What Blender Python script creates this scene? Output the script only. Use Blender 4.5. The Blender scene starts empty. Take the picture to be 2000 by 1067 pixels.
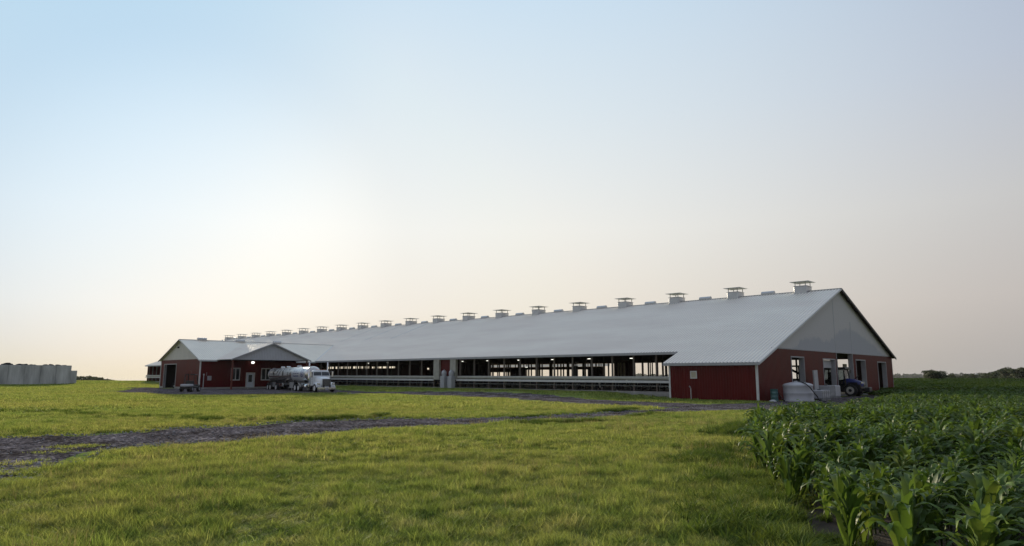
import bpy, math, random
import numpy as np
from mathutils import Vector, Matrix
random.seed(7); rng = np.random.default_rng(11)
SC = bpy.context.scene
COL = SC.collection

# ------------------------------------------------------------------ camera
T = 0.0084                     # the whole yard and barn rise gently towards the back
H = 1.748
F, PITCH, ROLL, YAW, CX, CY = 1294.53, 0.1593, -0.004, 0.8052, -50.3119, -22.2233
fw = Vector((math.sin(YAW)*math.cos(PITCH), math.cos(YAW)*math.cos(PITCH), math.sin(PITCH)))
rt = Vector((math.cos(YAW), -math.sin(YAW), 0)); up = rt.cross(fw)
r2 = rt*math.cos(ROLL)+up*math.sin(ROLL); u2 = -rt*math.sin(ROLL)+up*math.cos(ROLL)
cam = bpy.data.cameras.new('camera'); co = bpy.data.objects.new('camera', cam); COL.objects.link(co)
cam.sensor_width = 36; cam.lens = F/2000*36; cam.clip_end = 20000; cam.clip_start = .1
m = Matrix((r2, u2, -fw)).transposed().to_4x4(); m.translation = Vector((CX, CY, H)); co.matrix_world = m
SC.camera = co
CAM = np.array([CX, CY, H])
def proj(x, y, z):             # used only to choose what is near enough to need detail
    d = Vector((x-CX, y-CY, z-H)); w = d.dot(fw)
    return (1000+F*d.dot(r2)/w, 533.5-F*d.dot(u2)/w, w) if w > .1 else (-1e6, -1e6, w)

# ------------------------------------------------------------------ helpers
def tag(o, label=None, cat=None, group=None, kind=None):
    if label: o['label'] = label
    if cat: o['category'] = cat
    if group: o['group'] = group
    if kind: o['kind'] = kind
    return o
def empty(name, loc=(0,0,0), rz=0, rx=0, label=None, cat=None, group=None):
    o = bpy.data.objects.new(name, None); COL.objects.link(o); o.location = loc
    o.rotation_euler = (rx, 0, rz); o.empty_display_size = .2
    return tag(o, label, cat, group)
class MB:
    def __init__(s): s.v = []; s.f = []; s.s = []
    def quad(s, *p, sm=False):
        n = len(s.v); s.v += [tuple(q) for q in p]; s.f.append(tuple(range(n, n+len(p)))); s.s.append(sm)
    def grid(s, rows, sm=False, closed=False):
        n = len(s.v); k = len(rows[0])
        for r in rows: s.v += [tuple(q) for q in r]
        for i in range(len(rows)-1):
            for j in range(k if closed else k-1):
                a = n+i*k+j; b = n+i*k+(j+1) % k
                s.f.append((a, b, b+k, a+k)); s.s.append(sm)
    def box(s, x0, x1, y0, y1, z0, z1, M=None, bev=0):
        if bev:
            b = bev
            rings = []
            for z, i in ((z0, b), (z0+b, 0), (z1-b, 0), (z1, b)):
                X0, X1, Y0, Y1 = x0+i, x1-i, y0+i, y1-i
                rings.append([(X0+b, Y0, z), (X1-b, Y0, z), (X1, Y0+b, z), (X1, Y1-b, z), (X1-b, Y1, z), (X0+b, Y1, z), (X0, Y1-b, z), (X0, Y0+b, z)])
            if M: rings = [[tuple(M @ Vector(p)) for p in r] for r in rings]
            s.grid(rings, closed=True); s.quad(*reversed(rings[0])); s.quad(*rings[-1]); return
        c = [(x0,y0,z0),(x1,y0,z0),(x1,y1,z0),(x0,y1,z0),(x0,y0,z1),(x1,y0,z1),(x1,y1,z1),(x0,y1,z1)]
        if M: c = [tuple(M @ Vector(p)) for p in c]
        n = len(s.v); s.v += c
        for f in ((0,3,2,1),(4,5,6,7),(0,1,5,4),(1,2,6,5),(2,3,7,6),(3,0,4,7)): s.f.append(tuple(n+i for i in f)); s.s.append(False)
    def tube(s, pts, r, n=8, cap=True, sm=True):
        rad = r if isinstance(r, (list, tuple)) else [r]*len(pts)
        pts = [Vector(p) for p in pts]; rings = []
        for i, p in enumerate(pts):
            d = (pts[min(i+1, len(pts)-1)]-pts[max(i-1, 0)]).normalized()
            a = d.cross(Vector((0,0,1)) if abs(d.z) < .9 else Vector((1,0,0))).normalized(); b = a.cross(d)
            rings.append([tuple(p+(a*math.cos(2*math.pi*k/n)+b*math.sin(2*math.pi*k/n))*rad[i]) for k in range(n)])
        s.grid(rings, sm=sm, closed=True)
        if cap: s.quad(*reversed(rings[0])); s.quad(*rings[-1])
    def lathe(s, prof, o=(0,0,0), axis='z', n=20, sm=True):   # prof: (radius, height)
        rings = []
        for r, h in prof:
            ring = []
            for k in range(n):
                a = 2*math.pi*k/n; c, d = r*math.cos(a), r*math.sin(a)
                p = (c, d, h) if axis == 'z' else ((h, c, d) if axis == 'x' else (d, h, c))
                ring.append((p[0]+o[0], p[1]+o[1], p[2]+o[2]))
            rings.append(ring)
        s.grid(rings, sm=sm, closed=True); s.quad(*reversed(rings[0])); s.quad(*rings[-1])
    def ribs(s, P, u0, u1, va, vb, sp=.3048, h=.055, off=0):
        us = [(u0, 0)]; k = math.floor((u0-off)/sp)
        while True:
            b = off+k*sp
            q = h/.035 if h > .03 else 1
            for du, hh in ((0, 0), (.03*q, h), (.055*q, h), (.085*q, 0)):
                if u0+1e-4 < b+du < u1-1e-4: us.append((b+du, hh))
            k += 1
            if b > u1: break
        us.append((u1, 0))
        rows = [[P(u, va(u), hh), P(u, vb(u), hh)] for u, hh in us]
        s.grid(rows)
    def build(s, name, mat, parent=None, loc=None, link=True):
        me = bpy.data.meshes.new(name); me.from_pydata(s.v, [], s.f); me.materials.append(mat)
        me.polygons.foreach_set('use_smooth', s.s); me.update()
        o = bpy.data.objects.new(name, me)
        if link: COL.objects.link(o)
        if parent: o.parent = parent
        if loc: o.location = loc
        return o
def copy_tree(o, parent=None):
    c = o.copy(); COL.objects.link(c); c.parent = parent
    for ch in o.children: copy_tree(ch, c)
    return c

# ------------------------------------------------------------------ materials
def new_mat(name):
    m = bpy.data.materials.new(name); m.use_nodes = True
    return m, m.node_tree, m.node_tree.nodes['Principled BSDF']
def mat(name, col, rough=.6, metal=0, var=.15, scale=3, bump=0, bscale=40, stretch=None, spec=None, dirt=None, coat=0):
    m, nt, p = new_mat(name); N = nt.nodes; L = nt.links
    tc = N.new('ShaderNodeTexCoord'); mp = N.new('ShaderNodeMapping'); L.new(tc.outputs['Object'], mp.inputs[0])
    if stretch: mp.inputs['Scale'].default_value = stretch
    n = N.new('ShaderNodeTexNoise'); n.inputs['Scale'].default_value = scale; n.inputs['Detail'].default_value = 6
    n.inputs['Roughness'].default_value = .65
    L.new(mp.outputs[0], n.inputs['Vector'])
    r = N.new('ShaderNodeValToRGB'); e = r.color_ramp.elements
    e[0].position = .3; e[1].position = .72
    d = dirt or [c*(1-var) for c in col]
    e[0].color = (*d, 1); e[1].color = (*[min(1, c*(1+var*.7)) for c in col], 1)
    L.new(n.outputs['Fac'], r.inputs[0]); L.new(r.outputs[0], p.inputs['Base Color'])
    rr = N.new('ShaderNodeMapRange'); rr.inputs[3].default_value = rough*.82; rr.inputs[4].default_value = min(1, rough*1.2)
    L.new(n.outputs['Fac'], rr.inputs[0]); L.new(rr.outputs[0], p.inputs['Roughness'])
    p.inputs['Metallic'].default_value = metal
    if spec is not None: p.inputs['Specular IOR Level'].default_value = spec
    if coat: p.inputs['Coat Weight'].default_value = coat
    if bump:
        b = N.new('ShaderNodeTexNoise'); b.inputs['Scale'].default_value = bscale; b.inputs['Detail'].default_value = 4
        L.new(tc.outputs['Object'], b.inputs['Vector'])
        bb = N.new('ShaderNodeBump'); bb.inputs['Strength'].default_value = bump; bb.inputs['Distance'].default_value = .02
        L.new(b.outputs['Fac'], bb.inputs['Height']); L.new(bb.outputs[0], p.inputs['Normal'])
    return m
def emit(name, col, s):
    m, nt, p = new_mat(name); p.inputs['Emission Color'].default_value = (*col, 1); p.inputs['Emission Strength'].default_value = s
    return m
M = {}
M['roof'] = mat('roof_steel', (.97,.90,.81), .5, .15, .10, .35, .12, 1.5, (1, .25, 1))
M['roof_warm'] = mat('roof_steel_pale', (.88,.81,.70), .38, .25, .08, .4, .12, 1.5)
M['red'] = mat('red_siding', (.10,.004,.005), .36, 0, .22, .8, .2, 1.2, (1,1,.25), spec=.22)
M['redside'] = M['red']
M['white'] = mat('white_trim', (.62,.62,.62), .45, 0, .12, 2, 0)
M['grey'] = mat('grey_trim', (.38,.38,.40), .5, 0, .15, 2)
M['jamb'] = mat('door_jamb_steel', (.42,.42,.45), .4, .1, .15, 2)
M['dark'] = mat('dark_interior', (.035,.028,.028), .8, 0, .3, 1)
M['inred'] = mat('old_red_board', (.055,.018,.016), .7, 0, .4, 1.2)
M['wood'] = mat('weathered_wood', (.17,.14,.12), .8, 0, .35, 5, .3, 30, (4,4,.6))
M['wooddark'] = mat('truss_wood', (.06,.045,.035), .8, 0, .3, 3)
M['conc'] = mat('concrete', (.34,.33,.31), .85, 0, .3, 1.5, .4, 20)
M['silo'] = mat('bunker_concrete', (.50,.50,.51), .85, 0, .5, .55, .5, 6, (1.4,1.4,.22))
M['curtain'] = mat('curtain_roll', (.42,.41,.36), .6, 0, .2, 2)
M['galv'] = mat('galvanised_pipe', (.35,.36,.37), .45, .6, .2, 6)
M['rubber'] = mat('rubber', (.018,.018,.019), .75, 0, .3, 10)
M['black'] = mat('black_paint', (.02,.02,.022), .4, 0, .3, 6)
M['chassis'] = mat('chassis_steel', (.035,.035,.04), .5, .3, .4, 8)
M['chrome'] = mat('chrome', (.75,.75,.76), .14, 1, .08, 4)
M['alu'] = mat('polished_aluminium', (.70,.70,.70), .2, 1, .15, 4)
M['wheelalu'] = mat('bright_wheel_disc', (.80,.80,.80), .35, .35, .1, 6)
M['tank'] = mat('stainless_tank', (.66,.64,.62), .24, .92, .12, .8, .12, 2.5)
M['truckpaint'] = mat('white_truck_paint', (.74,.77,.80), .28, 0, .06, 2, coat=.5)
M['tractorblue'] = mat('tractor_blue', (.010,.020,.16), .33, 0, .12, 3, coat=.4)
M['plastic'] = mat('milky_plastic', (.46,.47,.50), .45, 0, .10, 2, .1, 3)
M['poly'] = mat('white_poly', (.44,.45,.47), .5, 0, .12, 3)
M['green'] = mat('teal_drum_paint', (.06,.15,.15), .45, 0, .3, 6)
M['vent'] = mat('vent_sheet', (.55,.56,.58), .4, .3, .12, 3)
M['tarp'] = mat('black_tarp', (.02,.02,.021), .55, 0, .3, 2, .6, 3)
M['soil'] = mat('dark_soil', (.055,.038,.026), .95, 0, .4, 6, .8, 30)
M['door'] = mat('white_door_paint', (.60,.66,.72), .4, 0, .06, 4)
M['lampglow'] = emit('lamp_glow', (1, .97, .85), 2.5)
M['rimwhite'] = mat('cream_wheel_rim', (.48,.46,.42), .5, 0, .2, 8)
M['cream'] = mat('cream_board', (.50,.46,.34), .7, 0, .15, 2)
M['rust'] = mat('rusty_red_frame', (.16,.045,.03), .6, .2, .3, 6)
M['blueplastic'] = mat('dark_blue_plastic', (.02,.03,.16), .5, 0, .15, 4)
M['orange'] = mat('marker_lens', (.5,.16,.03), .3)
def glass_mat(name, col=(.02,.025,.03), rough=.06):
    m, nt, p = new_mat(name); p.inputs['Base Color'].default_value = (*col, 1); p.inputs['Roughness'].default_value = rough
    p.inputs['Specular IOR Level'].default_value = .8; return m
M['glass'] = glass_mat('dark_window_glass')
def clear_glass():
    m = bpy.data.materials.new('cab_glass'); m.use_nodes = True; nt = m.node_tree; N = nt.nodes; L = nt.links; N.clear()
    o = N.new('ShaderNodeOutputMaterial'); t = N.new('ShaderNodeBsdfTransparent'); t.inputs[0].default_value = (.38,.42,.43,1)
    g = N.new('ShaderNodeBsdfGlossy'); g.inputs['Roughness'].default_value = .05; f = N.new('ShaderNodeFresnel'); mx = N.new('ShaderNodeMixShader')
    L.new(f.outputs[0], mx.inputs[0]); L.new(t.outputs[0], mx.inputs[1]); L.new(g.outputs[0], mx.inputs[2]); L.new(mx.outputs[0], o.inputs[0]); return m
M['cabglass'] = clear_glass()
def paint_rib_shade(m):             # rib shading painted into the base colour as darker stripes in the pans
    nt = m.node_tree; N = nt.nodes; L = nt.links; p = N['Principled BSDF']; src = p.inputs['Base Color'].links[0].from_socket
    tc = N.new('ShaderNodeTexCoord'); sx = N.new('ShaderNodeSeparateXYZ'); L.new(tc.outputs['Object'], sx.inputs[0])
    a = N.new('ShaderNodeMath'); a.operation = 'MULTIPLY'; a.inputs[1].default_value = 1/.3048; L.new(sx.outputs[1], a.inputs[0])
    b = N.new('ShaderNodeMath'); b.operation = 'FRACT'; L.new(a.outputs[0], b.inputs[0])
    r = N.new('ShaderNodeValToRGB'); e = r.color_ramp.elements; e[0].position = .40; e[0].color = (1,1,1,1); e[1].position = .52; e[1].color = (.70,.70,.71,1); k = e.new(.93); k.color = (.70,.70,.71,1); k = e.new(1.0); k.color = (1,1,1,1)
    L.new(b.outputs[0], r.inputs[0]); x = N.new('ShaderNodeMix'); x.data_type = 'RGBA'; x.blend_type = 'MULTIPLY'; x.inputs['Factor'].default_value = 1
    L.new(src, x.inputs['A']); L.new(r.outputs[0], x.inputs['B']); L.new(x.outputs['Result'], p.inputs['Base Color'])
paint_rib_shade(M['roof'])
def translucent_sheet():
    m = bpy.data.materials.new('translucent_curtain'); m.use_nodes = True; nt = m.node_tree; N = nt.nodes; L = nt.links; N.clear()
    o = N.new('ShaderNodeOutputMaterial'); t = N.new('ShaderNodeBsdfTranslucent'); t.inputs[0].default_value = (.72,.76,.85,1)
    g = N.new('ShaderNodeBsdfDiffuse'); g.inputs[0].default_value = (.5,.52,.56,1); mx = N.new('ShaderNodeMixShader'); mx.inputs[0].default_value = .25
    L.new(t.outputs[0], mx.inputs[1]); L.new(g.outputs[0], mx.inputs[2]); L.new(mx.outputs[0], o.inputs[0]); return m
M['sheet'] = translucent_sheet()

def patchy_gable():           # white gable steel with a darker patch of irregular outline low on the sheets
    m, nt, p = new_mat('gable_steel'); N = nt.nodes; L = nt.links
    tc = N.new('ShaderNodeTexCoord'); sx = N.new('ShaderNodeSeparateXYZ'); L.new(tc.outputs['Object'], sx.inputs[0])
    n = N.new('ShaderNodeTexNoise'); n.inputs['Scale'].default_value = .9; n.inputs['Detail'].default_value = 5; L.new(tc.outputs['Object'], n.inputs['Vector'])
    fc = N.new('ShaderNodeFloatCurve'); c = fc.mapping.curves[0]
    pts = [(0, 0), (.08, .0), (.14, .10), (.2, .34), (.3, .42), (.36, .36), (.46, .55), (.55, .78), (.66, .68), (.78, .45), (.9, .12), (1, 0)]
    c.points[0].location = pts[0]; c.points[1].location = pts[-1]
    for q in pts[1:-1]: c.points.new(*q)
    fc.mapping.update()
    def math_(op, a, b, clamp=False):
        k = N.new('ShaderNodeMath'); k.operation = op; k.use_clamp = clamp
        for i, q in enumerate((a, b)):
            if isinstance(q, (int, float)): k.inputs[i].default_value = q
            else: L.new(q, k.inputs[i])
        return k.outputs[0]
    L.new(math_('MULTIPLY', math_('SUBTRACT', sx.outputs[0], 2.9), 1/33.8), fc.inputs['Value'])
    top = math_('ADD', math_('MULTIPLY', fc.outputs[0], 3.4), 4.15)
    d = math_('ADD', math_('SUBTRACT', top, sx.outputs[2]), math_('MULTIPLY', math_('SUBTRACT', n.outputs['Fac'], .5), 1.3))
    k = math_('MULTIPLY', d, 3, True)
    mx = N.new('ShaderNodeMix'); mx.data_type = 'RGBA'; mx.inputs['A'].default_value = (.60,.59,.59,1); mx.inputs['B'].default_value = (.47,.485,.52,1)
    L.new(k, mx.inputs['Factor']); L.new(mx.outputs['Result'], p.inputs['Base Color']); p.inputs['Roughness'].default_value = .5
    return m
M['gable'] = patchy_gable()
M['gablewarm'] = mat('gable_steel_warm', (.62,.60,.55), .45, 0, .1, 1)
M['gablegrey'] = mat('gable_steel_grey', (.46,.475,.51), .45, 0, .1, 1)

def position_noise(N, L, scale, detail=3, w=0):
    g = N.new('ShaderNodeNewGeometry'); n = N.new('ShaderNodeTexNoise'); n.noise_dimensions = '3D'
    mp = N.new('ShaderNodeMapping'); mp.inputs['Scale'].default_value = (1, 1, .15); mp.inputs['Location'].default_value = (w, w*1.7, 0)
    L.new(g.outputs['Position'], mp.inputs[0]); L.new(mp.outputs[0], n.inputs['Vector'])
    n.inputs['Scale'].default_value = scale; n.inputs['Detail'].default_value = detail
    return n.outputs['Fac']
def ramp(N, L, fac, stops):
    r = N.new('ShaderNodeValToRGB'); e = r.color_ramp.elements
    while len(e) < len(stops): e.new(.5)
    for i, (p, c) in enumerate(stops): e[i].position = p; e[i].color = (*c, 1)
    L.new(fac, r.inputs[0]); return r.outputs[0]
def mix(N, L, f, a, b, mode='MIX'):
    k = N.new('ShaderNodeMix'); k.data_type = 'RGBA'; k.blend_type = mode
    for s, q in (('Factor', f), ('A', a), ('B', b)):
        if isinstance(q, (int, float)): k.inputs[s].default_value = q
        elif isinstance(q, tuple): k.inputs[s].default_value = (*q, 1)
        else: L.new(q, k.inputs[s])
    return k.outputs['Result']
def grass_color(N, L):
    big = ramp(N, L, position_noise(N, L, .06, 4), [(.36, (.17,.29,.075)), (.5, (.27,.34,.09)), (.66, (.38,.37,.13))])
    mid = ramp(N, L, position_noise(N, L, .45, 4, 13), [(.33, (.075,.17,.04)), (.5, (.25,.32,.08)), (.7, (.37,.37,.14))])
    fine = ramp(N, L, position_noise(N, L, 2.2, 3, 31), [(.34, (.06,.13,.03)), (.46, (.24,.32,.08)), (.60, (.35,.38,.14)), (.72, (.56,.52,.28))])
    return mix(N, L, 1., mix(N, L, .48, mix(N, L, .5, big, mid), fine), (.90, .90, .92), 'MULTIPLY')
def foliage(name, colf, trans=.45, rough=.6, spec=.06, var=.35):
    m = bpy.data.materials.new(name); m.use_nodes = True; nt = m.node_tree; N = nt.nodes; L = nt.links; N.clear()
    o = N.new('ShaderNodeOutputMaterial'); p = N.new('ShaderNodeBsdfPrincipled'); t = N.new('ShaderNodeBsdfTranslucent')
    col = colf(N, L)
    at = N.new('ShaderNodeAttribute'); at.attribute_name = 'tone'
    mr = N.new('ShaderNodeMapRange'); mr.inputs[3].default_value = 1-var; mr.inputs[4].default_value = 1+var; L.new(at.outputs['Fac'], mr.inputs[0])
    vm = N.new('ShaderNodeVectorMath'); vm.operation = 'SCALE'; L.new(col, vm.inputs[0]); L.new(mr.outputs[0], vm.inputs['Scale'])
    L.new(vm.outputs[0], p.inputs['Base Color'])
    tint = mix(N, L, 1., vm.outputs[0], (1.32, 1.16, .80), 'MULTIPLY'); L.new(tint, t.inputs[0])
    p.inputs['Roughness'].default_value = rough; p.inputs['Specular IOR Level'].default_value = spec
    mx = N.new('ShaderNodeMixShader'); mx.inputs[0].default_value = trans
    L.new(p.outputs[0], mx.inputs[1]); L.new(t.outputs[0], mx.inputs[2]); L.new(mx.outputs[0], o.inputs[0]); return m
M['grass'] = foliage('grass_blades', grass_color, var=.62)
M['weed'] = foliage('weed_leaves', lambda N, L: ramp(N, L, position_noise(N, L, 1.2), [(.3, (.06,.115,.022)), (.7, (.12,.17,.035))]), .35)
M['corn'] = foliage('corn_leaves', lambda N, L: ramp(N, L, position_noise(N, L, 1.1, 3), [(.3, (.055,.11,.02)), (.55, (.09,.155,.03)), (.8, (.155,.205,.05))]), .36, .55, .4, .45)
M['stalk'] = foliage('corn_stalk', lambda N, L: ramp(N, L, position_noise(N, L, 3), [(.3, (.06,.09,.025)), (.7, (.10,.12,.04))]), .1)
M['crop'] = foliage('far_crop', lambda N, L: ramp(N, L, position_noise(N, L, .05, 4), [(.35, (.028,.06,.012)), (.65, (.06,.10,.018))]), .35)
M['treeleaf'] = foliage('tree_leaves', lambda N, L: ramp(N, L, position_noise(N, L, .3, 3), [(.3, (.020,.035,.012)), (.7, (.045,.062,.018))]), .3, .6, .2)
def ground_mat():
    m, nt, p = new_mat('grass_ground'); N = nt.nodes; L = nt.links
    c = mix(N, L, .35, grass_color(N, L), ramp(N, L, position_noise(N, L, 6, 5), [(.3, (.07,.09,.025)), (.7, (.19,.21,.06))]))
    L.new(c, p.inputs['Base Color']); p.inputs['Roughness'].default_value = 1; p.inputs['Specular IOR Level'].default_value = 0
    b = N.new('ShaderNodeBump'); b.inputs['Strength'].default_value = .8; b.inputs['Distance'].default_value = .12
    L.new(position_noise(N, L, 4, 6), b.inputs['Height']); L.new(b.outputs[0], p.inputs['Normal']); return m
M['ground'] = ground_mat()
def gravel_mat():
    m, nt, p = new_mat('grey_gravel'); N = nt.nodes; L = nt.links
    g = N.new('ShaderNodeNewGeometry'); v = N.new('ShaderNodeTexVoronoi'); v.inputs['Scale'].default_value = 11
    L.new(g.outputs['Position'], v.inputs['Vector'])
    st = ramp(N, L, v.outputs['Color'], [(.2, (.055,.051,.053)), (.6, (.135,.126,.13)), (.95, (.37,.355,.36))])
    pat = ramp(N, L, position_noise(N, L, .7, 5), [(.38, (.5,.45,.42)), (.62, (1.1,1.05,1.1))])
    L.new(mix(N, L, 1., st, pat, 'MULTIPLY'), p.inputs['Base Color']); p.inputs['Roughness'].default_value = 1; p.inputs['Specular IOR Level'].default_value = 0
    b = N.new('ShaderNodeBump'); b.inputs['Strength'].default_value = .9; b.inputs['Distance'].default_value = .05; b.invert = True
    L.new(v.outputs['Distance'], b.inputs['Height']); L.new(b.outputs[0], p.inputs['Normal']); return m
M['gravel'] = gravel_mat()
M['stone'] = mat('grey_stone', (.30,.29,.295), .9, 0, .7, 9, .3, 20, spec=.05)

# ------------------------------------------------------------------ terrain
def sstep(a, b, x):
    t = np.clip((x-a)/(b-a), 0, 1); return t*t*(3-2*t)
def hnoise(x, y, k=1.0, s=0):
    return (np.sin(x*.31*k+1.3+s)*np.cos(y*.27*k-.7+s)+.6*np.sin(x*.73*k-y*.51*k+2.1+s)+.4*np.cos(x*1.31*k+y*1.17*k+s*2))/2
def gz(x, y):
    x = np.asarray(x, float); y = np.asarray(y, float)
    z = T*np.clip(y, -30, 165)
    bank = .38*sstep(-8, -1, x)*sstep(9, 17, y)*(1-sstep(60, 68, y))*(1-sstep(37, 42, x))
    r = np.hypot(x-CX, y-CY)
    near = .035*hnoise(x, y)*sstep(4, 12, r)*(1-sstep(60, 90, r))*sstep(5, 9, -x)
    d = np.maximum(np.maximum(y-172, 0), np.maximum(r-330, 0)); d = np.minimum(d, 2900)
    rise = .3*sstep(60, 110, x)
    hill = 0.55*np.exp(-((x+8)/22)**2-((y-150)/22)**2)
    return z+bank+near+rise+hill-.004*d
def ground():
    ang = np.concatenate([np.linspace(-math.pi, math.pi, 361)])
    rad = np.concatenate([np.linspace(0.01, 20, 28), np.linspace(21, 90, 70), np.geomspace(93, 3600, 70)])
    A, R = np.meshgrid(ang, rad); X = CX+R*np.sin(A); Y = CY+R*np.cos(A); Z = gz(X, Y)
    n, k = X.shape
    v = np.stack([X, Y, Z], -1).reshape(-1, 3)
    i, j = np.meshgrid(np.arange(n-1), np.arange(k-1), indexing='ij'); a = (i*k+j).ravel()
    f = np.stack([a, a+k, a+k+1, a+1], -1)
    me = bpy.data.meshes.new('ground'); me.from_pydata(v.tolist(), [], f.tolist()); me.materials.append(M['ground'])
    me.polygons.foreach_set('use_smooth', [True]*len(me.polygons))
    o = bpy.data.objects.new('ground', me); COL.objects.link(o); tag(o, kind='structure')
ground()

# gravel: pairs of opposite edge points, resampled with a ragged edge
TRACK = [((-75,7),(-75,-9)),((-60,5),(-60,-8.5)),((-50,4.2),(-50,-7.5)),((-46.1,4.05),(-47.3,-6.2)),((-43.6,2.9),(-45.0,-2.4)),((-40.1,3.2),(-42.4,-2.3)),((-36.7,3.7),(-39.7,-2.05)),
         ((-33.5,3.3),(-36.9,-1.9)),((-30.4,1.7),(-33.2,-1.6)),((-28.6,.1),(-30.4,-2.6)),((-26.0,-.8),(-26.6,-3.0)),((-21.4,-.8),(-22.2,-3.1)),
         ((-17,-1.0),(-18.2,-3.3)),((-13.4,-.4),(-15.2,-4.4)),((-8.8,1.0),(-12.4,-6.0)),((-3,-.7),(-6,-6.6)),((3,-.6),(3,-6.4)),((14,-.5),(14,-6)),((38,-.5),(38,-4)),((45,-.5),(45,-3))]
LANE = [((-14.0,.6),(-7.5,-1.5)),((-13.2,4.5),(-7.0,3.5)),((-12,9.5),(-6.6,8.6)),((-9.6,17.3),(-4.0,18.5)),((-8.4,25),(-3.2,25)),((-8.3,32.7),(-3.9,33)),((-12.4,40.5),(-5.2,38.5)),((-17,43.5),(-6.5,44.5))]
YARD = [((-23.5,43.0),(-6.2,43.0)),((-25.2,50),(-5.2,50)),((-26.7,58),(-3.5,57)),((-26.0,65),(-1,64)),((-23.5,70.1),(2.2,70.1)),((-21.5,76),(-14.9,76)),((-19,83),(-14.9,83)),((-18,89),(-15,89))]
def resample(pairs, step=.6):
    P = np.array(pairs, float); out = []
    for i in range(len(P)-1):
        L_ = np.linalg.norm(P[i+1].mean(0)-P[i].mean(0)); n = max(2, int(L_/step))
        # Catmull-Rom through the edge points
        p0 = P[max(i-1, 0)]; p1 = P[i]; p2 = P[i+1]; p3 = P[min(i+2, len(P)-1)]
        for t in np.arange(n)/n:
            out.append(.5*((2*p1)+(-p0+p2)*t+(2*p0-5*p1+4*p2-p3)*t*t+(-p0+3*p1-3*p2+p3)*t**3))
    out.append(P[-1]); return np.array(out)
POLY = []
def sheet(name, pairs, dz, ragged=.42, clip=None):
    Q = resample(pairs); rows = []
    for k, (a, b) in enumerate(Q):
        w = b-a; ln = np.linalg.norm(w)+1e-6
        ja = ragged*(.6*math.sin(k*.9)+.5*math.sin(k*2.3+1)+random.uniform(-.5, .5)); jb = ragged*(.6*math.sin(k*1.1+2)+.5*math.sin(k*2.7)+random.uniform(-.5, .5))
        a2 = a+w/ln*ja; b2 = b+w/ln*jb; n = 14
        rows.append([tuple(a2+(b2-a2)*t) for t in np.linspace(0, 1, n)])
    R = np.array(rows); Z = gz(R[..., 0], R[..., 1])+dz
    Z[:, 0] -= .03; Z[:, -1] -= .03
    mb = MB(); mb.grid([[(R[i, j, 0], R[i, j, 1], Z[i, j]) for j in range(R.shape[1])] for i in range(R.shape[0])], sm=True)
    o = mb.build(name, M['gravel']); tag(o, kind='structure')
    POLY.append((R[:, 0], R[:, -1])); return o
sheet('gravel_road', TRACK, .020)
sheet('gravel_lane', LANE, .030)
sheet('gravel_yard', YARD, .040, .15)
def edge_dist(x, y):           # signed amount inside any gravel strip (>0 inside)
    x = np.asarray(x, float); y = np.asarray(y, float); best = np.full(x.shape, -9.0)
    for A, B in POLY:
        C = (A+B)/2; D = B-A; W2 = np.linalg.norm(D, axis=1)/2
        for i in range(0, len(C)):
            dx = x-C[i, 0]; dy = y-C[i, 1]; n = D[i]/(2*W2[i]+1e-9)
            across = np.abs(dx*n[0]+dy*n[1]); along = np.abs(-dx*n[1]+dy*n[0])
            d = np.where(along < .75, W2[i]-across, -9); best = np.maximum(best, d)
    return best

# ------------------------------------------------------------------ scatter (one object of uncountable plants)
def scatter(name, variants, pts, rot, scl, idx, kind='stuff', label=None, cat=None, mat_=None):
    me = bpy.data.meshes.new(name); me.vertices.add(len(pts)); me.vertices.foreach_set('co', np.asarray(pts, np.float32).ravel())
    a = me.attributes.new('rot', 'FLOAT_VECTOR', 'POINT'); a.data.foreach_set('vector', np.asarray(rot, np.float32).ravel())
    a = me.attributes.new('scl', 'FLOAT_VECTOR', 'POINT'); a.data.foreach_set('vector', np.asarray(scl, np.float32).ravel())
    a = me.attributes.new('idx', 'INT', 'POINT'); a.data.foreach_set('value', np.asarray(idx, np.int32))
    o = bpy.data.objects.new(name, me); COL.objects.link(o); tag(o, label, cat, kind=kind)
    ng = bpy.data.node_groups.new(name+'_nodes', 'GeometryNodeTree')
    ng.interface.new_socket('Geometry', in_out='INPUT', socket_type='NodeSocketGeometry'); ng.interface.new_socket('Geometry', in_out='OUTPUT', socket_type='NodeSocketGeometry')
    N = ng.nodes; L = ng.links; gi = N.new('NodeGroupInput'); go = N.new('NodeGroupOutput'); ip = N.new('GeometryNodeInstanceOnPoints')
    jg = N.new('GeometryNodeJoinGeometry')
    for v in variants:
        oi = N.new('GeometryNodeObjectInfo'); oi.inputs['Object'].default_value = v; oi.inputs['As Instance'].default_value = True; L.new(oi.outputs['Geometry'], jg.inputs[0])
    def attr(n, t):
        k = N.new('GeometryNodeInputNamedAttribute'); k.data_type = t; k.inputs['Name'].default_value = n; return k.outputs['Attribute']
    L.new(gi.outputs[0], ip.inputs['Points']); L.new(jg.outputs[0], ip.inputs['Instance']); ip.inputs['Pick Instance'].default_value = True
    L.new(attr('idx', 'INT'), ip.inputs['Instance Index'])
    L.new(attr('rot', 'FLOAT_VECTOR'), ip.inputs['Rotation']); L.new(attr('scl', 'FLOAT_VECTOR'), ip.inputs['Scale']); L.new(ip.outputs[0], go.inputs[0])
    md = o.modifiers.new('scatter', 'NODES'); md.node_group = ng
    return o
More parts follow.
